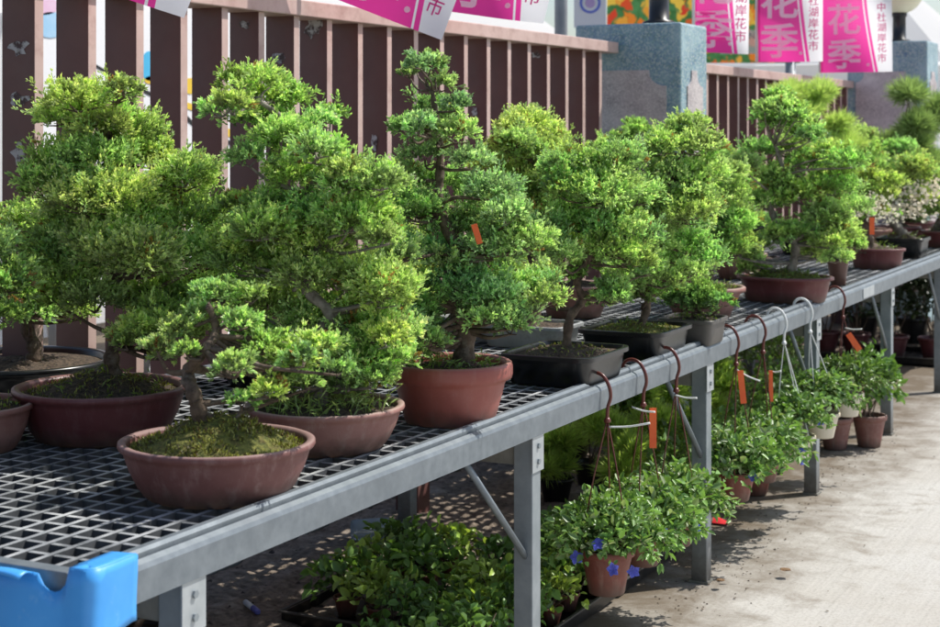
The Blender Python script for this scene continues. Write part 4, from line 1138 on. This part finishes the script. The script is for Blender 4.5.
for i,(x,y) in enumerate([(-2.38,4.15),(-2.52,4.2),(-2.40,4.34),(-2.55,4.42),(-2.42,4.53),(-2.56,4.62),(-2.42,4.70)]):
    potted('seedling_pot','small leafy seedling in a little terracotta pot in the left black tray on the dirt',x,y,.019,.042,.06,'terra',(.12,.12,.055+.012*(i%3)),170,.034,(.24,.42,.10) if i%3 else (.58,.76,.17),160+i,'seedlings in the left tray',aspect=.65,stems=8)

# feathery pine seedlings in black pots further back
for i,(px,py,Z,hh) in enumerate([(556,470,6.4,.20),(590,462,6.7,.24),(625,458,6.9,.26),(660,458,7.0,.26),(695,455,7.1,.24),(610,480,6.2,.2),(650,478,6.4,.2),(575,455,7.2,.22),(720,450,7.3,.24),(640,450,7.5,.25)]):
    p=FW*Z+RT*((px-470)*Z/F); rng=np.random.default_rng(200+i)
    root=empty('feathery_plant',(p[0],p[1],0.0),'feathery bright green needle-leaved plant in a black pot behind the nearest hanging baskets','potted plant','feathery plants on the ground')
    b=MB(); b.lathe((p[0],p[1],.004),pot_profile('deep',.075,.11),28); b.build('pot',M['black_plastic'],root)
    b=MB(); b.lathe((p[0],p[1],.004),[(.001,.095),(.064,.092)],18); b.build('soil',M['soil'],root)
    PP=[((p[0]+rng.normal()*.05,p[1]+rng.normal()*.05,.13+rng.uniform(0,hh)),.07) for _ in range(6)]
    V,Q,C=needle_tufts(PP,(.50,.66,.18),rng,.075,.0028,.7)
    np_mesh('foliage',V,Q,C,M['foliage'],root)
    b=MB()
    for q,r in PP[:4]: b.tube([(p[0],p[1],.1),q],[.004,.002],5,caps=False)
    b.build('stems',M['bark'],root)

# leafy shrubs in terracotta pots standing on the concrete at right
potted('potted_shrub','leafy shrub in the right one of two terracotta pots on the concrete',-1.70,7.63,.002,.083,.15,'terra_dusty',(.15,.15,.16),620,.042,(.21,.38,.09),301,'shrubs in terracotta pots',aspect=.5,lift=.75)
potted('potted_shrub','leafy shrub in the left one of two terracotta pots on the concrete',-1.83,7.50,.002,.083,.15,'terra_dusty',(.14,.14,.14),520,.042,(.19,.35,.09),302,'shrubs in terracotta pots',aspect=.5,lift=.7)
for i,(x,y,r,z) in enumerate([(-1.92,5.62,.17,.14),(-1.98,6.05,.18,.15),(-1.90,6.42,.16,.14),(-1.95,6.85,.19,.17),(-2.0,7.25,.16,.18),(-2.25,7.7,.2,.26),(-2.3,8.3,.2,.26),(-2.35,7.1,.2,.22),(-2.5,8.9,.2,.25),(-2.45,6.4,.18,.16)]):
    potted('potted_shrub','low green shrub in a pot on the ground behind the farther hanging baskets',x,y,.002,.08,.12,'black_plastic' if i%2 else 'terra',(r,r,z),520,.036,(.26,.45,.12) if i<5 else (.24,.38,.10),320+i,'low shrubs under the bench',aspect=.5,hue2=(.3,.38,.2),frac2=.15 if i<5 else .03,lift=.7)

# far shade plants under the far end of the bench
tray(-2.75,-1.80,10.35,10.9,'long black tray with dark shrubs under the far end of the bench')
for i,x in enumerate((-1.95,-2.2,-2.45,-2.65)):
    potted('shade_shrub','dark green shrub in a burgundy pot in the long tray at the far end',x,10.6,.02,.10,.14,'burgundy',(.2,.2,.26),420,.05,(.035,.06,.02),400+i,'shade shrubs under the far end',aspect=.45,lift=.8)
for i,x in enumerate((-1.9,-2.25,-2.6,-1.55)):
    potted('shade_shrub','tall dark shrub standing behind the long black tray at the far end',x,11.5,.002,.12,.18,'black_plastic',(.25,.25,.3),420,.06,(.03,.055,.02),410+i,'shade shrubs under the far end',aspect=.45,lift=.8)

# litter ------------------------------------------------------------
p=at(352,512,5.75)
b=MB(); d=np.array([.75,.66,0]); 
q=np.array([p[0],p[1],.062]); ring=[(.0,.028),(.02,.031),(.14,.031),(.155,.022),(.175,.013),(.2,.013)]
b.tube([q+d*t for t,r in ring],[r+.006 for t,r in ring],18)
m,nt_,out=new_mat('clear_plastic'); gl=nt_.nodes.new('ShaderNodeBsdfGlass'); gl.inputs['IOR'].default_value=1.2; gl.inputs['Roughness'].default_value=.12; gl.inputs['Color'].default_value=(.85,.93,.97,1)
df=nt_.nodes.new('ShaderNodeBsdfDiffuse'); df.inputs['Color'].default_value=(.6,.72,.8,1); mxs=nt_.nodes.new('ShaderNodeMixShader'); mxs.inputs[0].default_value=.45
nt_.links.new(gl.outputs[0],mxs.inputs[1]); nt_.links.new(df.outputs[0],mxs.inputs[2]); nt_.links.new(mxs.outputs[0],out.inputs['Surface'])
o=b.build_single('plastic_bottle',m,(p[0],p[1],0)); tag(o,'clear plastic bottle lying on the drain grating behind the bench','bottle')
def crumple(name,px,py,size,mat,label,cat,seed,flat=.5):
    Z=F*(CAMH-.01)/(py-HOR); p=at(px,py,Z); r=np.random.default_rng(seed)
    b=MB(); n=10; vs=[(0,0,.9)]
    for i in range(n):
        a=2*PI*i/n; vs.append((math.cos(a)*r.uniform(.5,1),math.sin(a)*r.uniform(.5,1),r.uniform(.2,.8)))
    for i in range(n):
        a=2*PI*i/n+.3; vs.append((math.cos(a)*r.uniform(.6,1.1),math.sin(a)*r.uniform(.6,1.1),0))
    fs=[(0,1+i,1+(i+1)%n) for i in range(n)]+[(1+i,1+n+i,1+n+(i+1)%n,1+(i+1)%n) for i in range(n)]
    b.add([(p[0]+v[0]*size,p[1]+v[1]*size,.028+v[2]*size*flat) for v in vs],fs)
    o=b.build_single(name,mat,(p[0],p[1],.0)); tag(o,label,cat)
    return o
crumple('paper_scrap',316,527,.04,M['white_paint'],'crumpled white paper on the drain grating beside the plastic bottle','paper',1)
crumple('dry_leaf',721,586,.016,M['dry_leaf'],'curled reddish dry leaf on the concrete at the foot of the middle leg','leaf',2)
crumple('dead_leaf_clump',786,575,.02,M['dry_leaf'],'small dark leaf scrap lying out on the sunlit concrete','leaf',3,.3)
# red plastic scrap
Z=F*(CAMH)/(524-HOR); p=at(722,524,Z)
b=MB(); vs=[]
for i in range(5):
    for j in range(4): vs.append((p[0]-.03+.06*i/4,p[1]-.03+.06*j/3*(1-.4*i/4),.008+.022*math.sin(j/3*PI)*(1-i/5)))
fs=[(i*4+j,(i+1)*4+j,(i+1)*4+j+1,i*4+j+1) for i in range(4) for j in range(3)]
b.add(vs,fs,0,True); o=b.build_single('plastic_scrap',M['red_petal'],(p[0],p[1],0)); tag(o,'bright red plastic scrap on the concrete behind the middle leg','litter')
# blue-white marker on the dirt at the lower left
Z=F*(CAMH)/(617-HOR); p=at(252,617,Z)
b=MB(); d=np.array([.75,-.55,0])/.93; q=np.array([p[0],p[1],.03])
b.tube([q-d*.06,q+d*.01],.009,10,0); b.tube([q+d*.01,q+d*.05,q+d*.06],[.0095,.0095,.006],10,1)
o=b.build_single('marker_pen',[M['white_paint'],simple('violet_blue',(.16,.15,.5),(.2,.2,.6),10,.4)],(p[0],p[1],0)); tag(o,'white and violet-blue pen lying on the dirt at the lower left','pen')
# glossy brown jar under the near corner
b=MB(); b.lathe((at(150,617,3.75)[0],at(150,617,3.75)[1],0),[(.001,.0),(.07,.0),(.085,.05),(.092,.2),(.088,.31),(.09,.335),(.08,.34),(.075,.30),(.07,.1)],40)
o=b.build_single('glazed_jar',simple('brown_glaze',(.02,.014,.01),(.035,.025,.02),6,.18),tuple(at(150,617,3.75)[:2])+(0,)); tag(o,'glossy dark brown jar standing under the near corner of the bench','jar')

# ------------------------------------------------------------------ banner flags
def flag_mat():
    m,nt,out=new_mat('pink_flag_cloth')
    uv=nt.nodes.new('ShaderNodeAttribute'); uv.attribute_name='Col'
    p=nt.nodes.new('ShaderNodeBsdfPrincipled'); nt.links.new(uv.outputs['Color'],p.inputs['Base Color']); p.inputs['Roughness'].default_value=.75
    t=nt.nodes.new('ShaderNodeBsdfTranslucent'); nt.links.new(uv.outputs['Color'],t.inputs['Color'])
    mx=nt.nodes.new('ShaderNodeMixShader'); mx.inputs[0].default_value=.65
    nt.links.new(p.outputs[0],mx.inputs[1]); nt.links.new(t.outputs[0],mx.inputs[2]); nt.links.new(mx.outputs[0],out.inputs['Surface'])
    return m
M['flag']=flag_mat()
def print_mat(name,c):
    m,nt,out=new_mat(name)
    p=nt.nodes.new('ShaderNodeBsdfPrincipled'); p.inputs['Base Color'].default_value=(*c,1); p.inputs['Roughness'].default_value=.75
    g=noise_tex(nt,30,3); nt.links.new(mixcol(nt,g,tuple(x*.96 for x in c),c),p.inputs['Base Color'])
    t=nt.nodes.new('ShaderNodeBsdfTranslucent'); t.inputs['Color'].default_value=(*c,1)
    mx=nt.nodes.new('ShaderNodeMixShader'); mx.inputs[0].default_value=.5
    nt.links.new(p.outputs[0],mx.inputs[1]); nt.links.new(t.outputs[0],mx.inputs[2]); nt.links.new(mx.outputs[0],out.inputs['Surface']); return m
M['flag_white']=print_mat('white_print',(.97,.97,.97)); M['flag_mag']=print_mat('magenta_print',(.72,.03,.26))
SIDE=1
TEXTCACHE={}
def glyph(ch,bold):
    key=(ch,bold)
    if key in TEXTCACHE: return TEXTCACHE[key]
    cu=bpy.data.curves.new('t','FONT'); cu.body=ch; cu.size=1; cu.align_x='CENTER'; cu.align_y='CENTER'; cu.offset=bold; cu.resolution_u=3
    ob=bpy.data.objects.new('t',cu); COL.objects.link(ob)
    dg=bpy.context.evaluated_depsgraph_get(); ev=ob.evaluated_get(dg); me=ev.to_mesh()
    vs=[tuple(v.co) for v in me.vertices]; fs=[tuple(p.vertices) for p in me.polygons]
    ev.to_mesh_clear(); bpy.data.objects.remove(ob); bpy.data.curves.remove(cu)
    if vs:
        a=np.array(vs); mid=(a.min(0)+a.max(0))/2; vs=[tuple(v) for v in (a-mid)]
    TEXTCACHE[key]=(vs,fs); return vs,fs

def flag(label,P0,width,H,udir,vdir,seed,ripple=.02,amp_taper=True,pole=True,billow=0.0):
    """banner: P0 bottom-left corner; u along the width, v up"""
    udir=unit(np.array(udir,float)); vdir=unit(np.array(vdir,float)); nrm=unit(np.cross(udir,vdir))
    root=empty('banner_flag',P0,label,'banner','pink banners along the fence')
    r=random.Random(seed); ph=r.uniform(0,6)
    def pt(u,v,d=0.0):   # u,v in metres on the cloth
        f=u/width
        k=ripple*f*math.sin(u*13+v*4+ph)+ripple*.5*math.sin(v*9+u*5+ph*2)+billow*math.sin(f*PI)
        return np.array(P0)+udir*u+vdir*v+nrm*(k+d)
    nv=90; V=[];C=[]
    pink=np.array([.92,.06,.38]); hem=np.array([.75,.03,.26]); white=np.array([.95,.94,.95])
    for j in range(nv+1):
        v=H*j/nv
        e=width*(.80-.17*math.sin(min(1,v/.75)*PI/2)) if v<.75 else width*.63
        row=[(width*.03*i/2,'h') for i in range(3)]
        row+=[(width*.03+.0008+(e-.030-width*.03)*i/30,'p') for i in range(31)]
        row+=[(e-.0285,'w'),(e-.0205,'w'),(e-.0197,'p'),(e-.0005,'p')]
        row+=[(e+.0005+(width-e-.0005)*i/14,'w') for i in range(15)]
        for u,k in row:
            V.append(pt(u,v))
            fade=max(0,min(1,(v-.05)/.5))*.22*math.sin(u/width*PI)
            C.append(hem if k=='h' else white if k=='w' else pink*(1-fade)+np.array([.9,.35,.55])*fade)
        nu=len(row)-1
    Q=np.array([(j*(nu+1)+i,j*(nu+1)+i+1,(j+1)*(nu+1)+i+1,(j+1)*(nu+1)+i) for j in range(nv) for i in range(nu)])
    V=np.array(V)
    o=np_mesh('cloth',V,Q,np.array(C),M['flag'],root); o.data.polygons.foreach_set('use_smooth',[True]*len(o.data.polygons))
    def write(chars,mat,name,cx,size,v0,step,bold,sx=1.0):
        for side in (1,):
            b=MB()
            for k,ch in enumerate(chars):
                vs,fs=glyph(ch,bold)
                v=v0-step*k
                if v+size*.6>H or v<0: continue
                b.add([pt(cx+x*size*sx,v+y*size,SIDE*.003) for x,y,_ in vs],fs)
            if b.f: b.build(name,M[mat],root)
    write('花季花季','flag_white','large_lettering',width*.33,.235,.115+.235*3,.235,.018,1.05) if False else write('季花季花','flag_white','large_lettering',width*.33,.23,.135,-.25,.018,1.05)
    write('市花岸湖社中','flag_mag','small_lettering',width*.855,.068,.10,-.072,.006)
    b=MB()
    for side in (SIDE,):
        n=14; b.add([pt(width*.66+.011*math.cos(2*PI*k/n),.055+.011*math.sin(2*PI*k/n),.003*side) for k in range(n)],[tuple(range(n))])
    b.build('dot',M['flag_white'],root)
    if pole:
        b=MB(); b.tube([np.array(P0)-udir*.008+np.array([0,0,.0]),np.array(P0)-udir*.008+np.array([0,0,H+.1])],.009,10); b.build('pole',M['white_paint'],root)
    return root
def flag_at(label,px,pybot,X,width,H,udir,vdir,seed,**kw):
    y,Z=atx(px,X); p=at(px,pybot,Z)
    return flag(label,p,width,H,udir,vdir,seed,**kw)
flag_at('pink banner with its full lower corner in view, rightmost of the banners',821,73,-2.90,.50,1.0,(.98,.18,.01),(-.01,0,1),1,ripple=.03)
flag_at('pink banner billowing over the far fence, left neighbour of the rightmost banner',758,62,-2.90,.40,1.0,(.97,.22,.0),(0,0,1),2,ripple=.04,billow=-.06)
flag_at('pink banner just right of the first pillar, partly folded',695,52,-2.90,.30,1.0,(.93,.35,-.04),(0,0,1),3,ripple=.035)
flag_at('pink banner with brush strokes above the near fence, left of the first pillar',436,10,-2.90,.44,1.0,(.72,.66,-.10),(.16,.1,.97),4,ripple=.03)
flag_at('pink banner with its white tip hanging over the top of the near fence',318,-8,-2.88,.46,1.0,(.70,.62,-.34),(.36,.1,.92),5,ripple=.02)
flag_at('banner at the upper left, only its white tip in view',30,-34,-2.88,.42,1.0,(.66,.66,-.30),(.36,.1,.92),6,ripple=.02)

# ------------------------------------------------------------------ beyond the fence
# tulip billboard
def tulip_mat():
    m,nt,out=new_mat('tulip_print')
    tc=nt.nodes.new('ShaderNodeTexCoord')
    mp=nt.nodes.new('ShaderNodeMapping'); mp.inputs['Scale'].default_value=(1,1,.8); nt.links.new(tc.outputs['Object'],mp.inputs['Vector'])
    v=nt.nodes.new('ShaderNodeTexVoronoi'); v.inputs['Scale'].default_value=8.5
    nz=nt.nodes.new('ShaderNodeTexNoise'); nz.inputs['Scale'].default_value=9; nt.links.new(mp.outputs[0],nz.inputs['Vector'])
    vm=nt.nodes.new('ShaderNodeVectorMath'); vm.operation='MULTIPLY_ADD'; nt.links.new(nz.outputs['Color'],vm.inputs[0]); vm.inputs[1].default_value=(.16,.16,.22); nt.links.new(mp.outputs[0],vm.inputs[2])
    nt.links.new(vm.outputs[0],v.inputs['Vector'])
    sep=nt.nodes.new('ShaderNodeSeparateColor'); nt.links.new(v.outputs['Color'],sep.inputs[0])
    n=nt.nodes.new('ShaderNodeValToRGB'); e=n.color_ramp.elements
    e[0].position=0; e[0].color=(.75,.05,.03,1); e[1].position=1; e[1].color=(.9,.62,.08,1); e.new(.5).color=(.88,.25,.03,1)
    nt.links.new(sep.outputs[0],n.inputs[0])
    g=noise_tex(nt,12,4,.6)
    gr=mixcol(nt,ramp(nt,g,.35,.65),(.05,.16,.04),(.10,.30,.10))
    msk=ramp(nt,v.outputs['Distance'],.50,.62)
    c=mixcol(nt,msk,n.outputs[0],gr)
    hl=mixcol(nt,ramp(nt,v.outputs['Distance'],.05,.22),(.95,.7,.3),c)
    p=nt.nodes.new('ShaderNodeBsdfPrincipled'); p.inputs['Roughness'].default_value=.5; nt.links.new(hl,p.inputs['Base Color'])
    t=nt.nodes.new('ShaderNodeBsdfTranslucent'); nt.links.new(hl,t.inputs['Color'])
    mx=nt.nodes.new('ShaderNodeMixShader'); mx.inputs[0].default_value=.6
    nt.links.new(p.outputs[0],mx.inputs[1]); nt.links.new(t.outputs[0],mx.inputs[2]); nt.links.new(mx.outputs[0],out.inputs['Surface'])
    return m
M['tulip']=tulip_mat()
Zb=15.0
pa=at(600,62,Zb); pb=at(790,62,Zb)
base=at(690,62,Zb)
bill=empty('billboard',(base[0],base[1],0),'large tulip photo billboard behind the first pillar','billboard')
def bpt(px,py,d=0):
    q=at(px,py,Zb); return q-FW*d
b=MB(); W2=RT*((800-607)*Zb/F/2)
c=at((800+607)/2,-35,Zb); hh=(98)*Zb/F
b.add([c-W2-np.array([0,0,hh]),c+W2-np.array([0,0,hh]),c+W2+np.array([0,0,hh]),c-W2+np.array([0,0,hh])],[(0,1,2,3)]); b.build('board',M['tulip'],bill)
b=MB(); c=at(760,42,Zb)-FW*.012; u_=RT*(40*Zb/F); v_=np.array([0,0,12*Zb/F]); b.add([c-u_-v_,c+u_-v_,c+u_+v_,c-u_+v_],[(0,1,2,3)]); wp=b.build('caption_panel',M['white_fabric'],bill)
b=MB()
for i,ch in enumerate('AN'):
    vs,fs=glyph(ch,.0)
    o0=at(742+9*i,36,Zb)-FW*.040
    b.add([o0+RT*(x*.085)+np.array([0,0,y*.085]) for x,y,_ in vs],fs)
b.build('caption_lettering',M['grey_pole'],wp)
for px in (625,790):
    q=at(px,62,Zb); b=MB(); b.tube([(q[0],q[1]+.02,0),(q[0],q[1]+.02,q[2])],.05,10); b.build('support',M['grey_pole'],bill)
# white notice with a round blue emblem
q=at(590,8,13.0); sign=empty('notice_sign',(q[0],q[1],0),'white notice with a round blue emblem, left of the first pillar','sign')
b=MB(); b.obox(q,RT*.13,FW*.01,np.array([0,0,.16])); b.build('board',M['white_paint'],sign)
b=MB(); n=28
for R0,R1,mi in ((.085,.065,0),(.04,0.0,1)):
    vs=[];fs=[]
    for k in range(n):
        a=2*PI*k/n
        for R_ in (R0,R1): vs.append(q-FW*.014+np.array([0,0,.04])+RT*R_*math.cos(a)+np.array([0,0,R_*math.sin(a)]))
    for k in range(n):
        k2=(k+1)%n; fs.append((2*k,2*k2,2*k2+1,2*k+1))
    b.add(vs,fs,mi)
b.build('emblem',[simple('emblem_blue',(.12,.18,.6),(.15,.2,.65),4,.5),simple('emblem_mauve',(.5,.35,.6),(.55,.4,.65),4,.5)],sign)
b=MB(); b.tube([(q[0],q[1]+.015,0),(q[0],q[1]+.015,q[2]-.16)],.02,8); b.build('sign_post',M['grey_pole'],sign)
# grey steel mast
q=at(561,30,9.3); b=MB(); b.tube([(q[0],q[1],0),(q[0],q[1],4.5)],.038,14); b.tube([(q[0],q[1],1.98),(q[0],q[1],2.04)],.06,14)
o=b.build_single('steel_mast',M['grey_pole'],(q[0],q[1],0)); tag(o,'plain grey steel mast just behind the near fence left of the first pillar','mast')

# white market tent roofs and walls beyond the fence
def tent(x0,x1,y0,y1,zw,zr,label):
    root=empty('market_tent',((x0+x1)/2,(y0+y1)/2,0),label,'tent','white market tents beyond the fence')
    b=MB(); ym=(y0+y1)/2; xm=(x0+x1)/2
    # steep pyramid roof
    b.add([(x0,y0,zw),(x1,y0,zw),(x1,y1,zw),(x0,y1,zw),(xm,ym,zr)],[(0,1,4),(1,2,4),(2,3,4),(3,0,4)]); b.build('roof',M['white_fabric'],root)
    b=MB(); b.add([(x1+.01,y0,.1),(x1-.35,y0,zw),(x1-.35,y1,zw),(x1+.01,y1,.1)],[(0,3,2,1)]); b.build('side_cloth',M['white_fabric'],root)
    b=MB(); b.add([(x0,y0-.01,.1),(x1-.36,y0-.01,.1),(x1-.36,y0+.2,zw-.002),(x0,y0+.2,zw-.002)],[(0,1,2,3)]); b.build('front_cloth',M['white_fabric'],root)
    for x in (x0+.05,x1-.4):
        for y in (y0+.22,y1-.05):
            b=MB(); b.tube([(x,y,0),(x,y,zw)],.03,8); b.build('tent_pole',M['grey_pole'],root)
tent(-11.5,-7.4,3.2,8.4,2.3,4.6,'white pyramid market tent beyond the left part of the near fence')
tent(-12.0,-7.6,8.8,14.0,2.3,4.6,'white pyramid market tent beyond the middle of the near fence')
tent(-13,-8.2,14.6,20.5,2.4,4.8,'white pyramid market tent beyond the near fence, right of the middle')
tent(-9,-4.2,24,30,2.5,5.0,'white pyramid market tent far behind the tulip billboard')
tent(-3.0,2.5,26,32,2.5,5.2,'white pyramid market tent far behind the right pillar')

# scooters parked beyond the fence, seen through the gaps
def scooter(x,y,rz,body,label):
    root=empty('scooter',(x,y,0),label,'scooter'); root.rotation_euler=(0,0,rz)
    def bp(mb,name,mat,par=None):
        # local coordinates: x forward
        me=bpy.data.meshes.new(name); me.from_pydata(mb.v,[],mb.f); me.materials.append(mat); me.polygons.foreach_set('use_smooth',mb.s); me.update()
        o=link(bpy.data.objects.new(name,me)); o.parent=par or root; return o
    for xx in (-.62,.62):
        b=MB()
        n=24; vs=[];fs=[]
        for k in range(n):
            a=2*PI*k/n
            for j in range(8):
                t=2*PI*j/8; r=.20+.045*math.cos(t); vs.append((xx+r*math.cos(a),.045*math.sin(t),.245+r*math.sin(a)))
        for k in range(n):
            for j in range(8): fs.append((k*8+j,k*8+(j+1)%8,((k+1)%n)*8+(j+1)%8,((k+1)%n)*8+j))
        b.add(vs,fs,0,True); wh=bp(b,'wheel',M['tyre'])
        b=MB(); b.tube([(xx,-.03,.245),(xx,.03,.245)],.15,16); bp(b,'rim',M['grey_pole'],wh)
    b=MB(); b.tube(smooth_path([(-.85,0,.62),(-.6,0,.62),(-.25,0,.52),(-.12,0,.33),(.2,0,.27),(.42,0,.36),(.52,0,.65),(.50,0,.92)],5),[.06]+[.13]*10+[.12]*10+[.14]*14+[.07],12); bp(b,'body',body)
    b=MB(); b.tube(smooth_path([(-.85,0,.80),(-.55,0,.80),(-.2,0,.76)],5),[.06,.1,.11,.12,.12,.12,.12,.11,.1,.09,.05],12); bp(b,'seat',M['black_paint'])
    b=MB(); b.tube([(.50,-.33,1.02),(.52,-.1,.98),(.52,.1,.98),(.50,.33,1.02)],.02,8); b.tube([(.62,0,.26),(.5,0,.95)],.025,8); bp(b,'handlebar',M['black_paint'])
    b=MB(); b.lathe((.56,0,.86),[(.001,0),(.07,.01),(.09,.07),(.06,.13),(.001,.14)],16); bp(b,'headlight',M['white_paint'])
    for s in (-1,1):
        b=MB(); b.tube([(.5,s*.25,1.0),(.46,s*.32,1.2)],.007,6); b.lathe((.46,s*.32,1.2),[(.001,0),(.06,.01),(.06,.1),(.001,.11)],12,.4,1); bp(b,'mirror',M['black_paint'])
scooter(-5.0,4.6,2.0,M['white_paint'],'white scooter parked beyond the left part of the fence')
scooter(-5.1,6.9,1.9,M['white_paint'],'white scooter parked beyond the near fence, right of the other scooter')
# painted board beyond the fence
def flat(pts,d):
    out=[]
    for x,y in pts:
        yy,Z_=atx(x,-6.4); q_=at(x,y,Z_); q_[0]+=d; out.append(q_)
    return out
Zp=9.0
q=flat([(140,60)],0)[0]; pb_=empty('painted_board',(q[0],q[1],0),'white painted board with cyan, yellow and black shapes beyond the fence','board')
b=MB(); b.add(flat([(20,-30),(300,-30),(300,230),(20,230)],.0),[(3,2,1,0)]); b.build('board',M['bright_white'],pb_)
def blob(pts,mat,name):
    b=MB(); b.add(flat(pts,.004),[tuple(range(len(pts)))]); b.build(name,mat,pb_)
def circ(x,y,rx,ry,n=20): return [(x+rx*math.cos(2*PI*k/n),y+ry*math.sin(2*PI*k/n)) for k in range(n)]
blob(circ(149,66,9,15),M['sky_blue'],'cyan_shape'); blob(circ(50,25,16,13),simple('pale_blue',(.35,.62,.85),(.5,.72,.9),6,.5),'pale_blue_shape'); blob(circ(44,6,14,9),simple('pale_pink',(.8,.5,.68),(.85,.6,.75),6,.5),'pink_shape')
blob(circ(190,86,10,8),M['yellow'],'yellow_shape'); blob([(185,102),(200,106),(200,113),(184,108)],M['yellow'],'yellow_stroke'); blob(circ(150,80,6,4),M['yellow'],'small_yellow_shape')
for k_ in ([(90,61),(112,74),(112,77),(90,64)],[(138,86),(162,98),(162,102),(138,90)],[(183,112),(202,130),(202,134),(183,118)],[(222,136),(238,146),(238,150),(222,141)]): blob(k_,M['black_paint'],'black_stroke')
blob([(222,128),(238,130),(238,138),(222,136)],M['yellow'],'yellow_stroke')
for px in (60,230):
    g_=flat([(px,232)],-.05)[0]; b=MB(); b.tube([(g_[0],g_[1],0),(g_[0],g_[1],g_[2])],.03,8); b.build('support',M['grey_pole'],pb_)
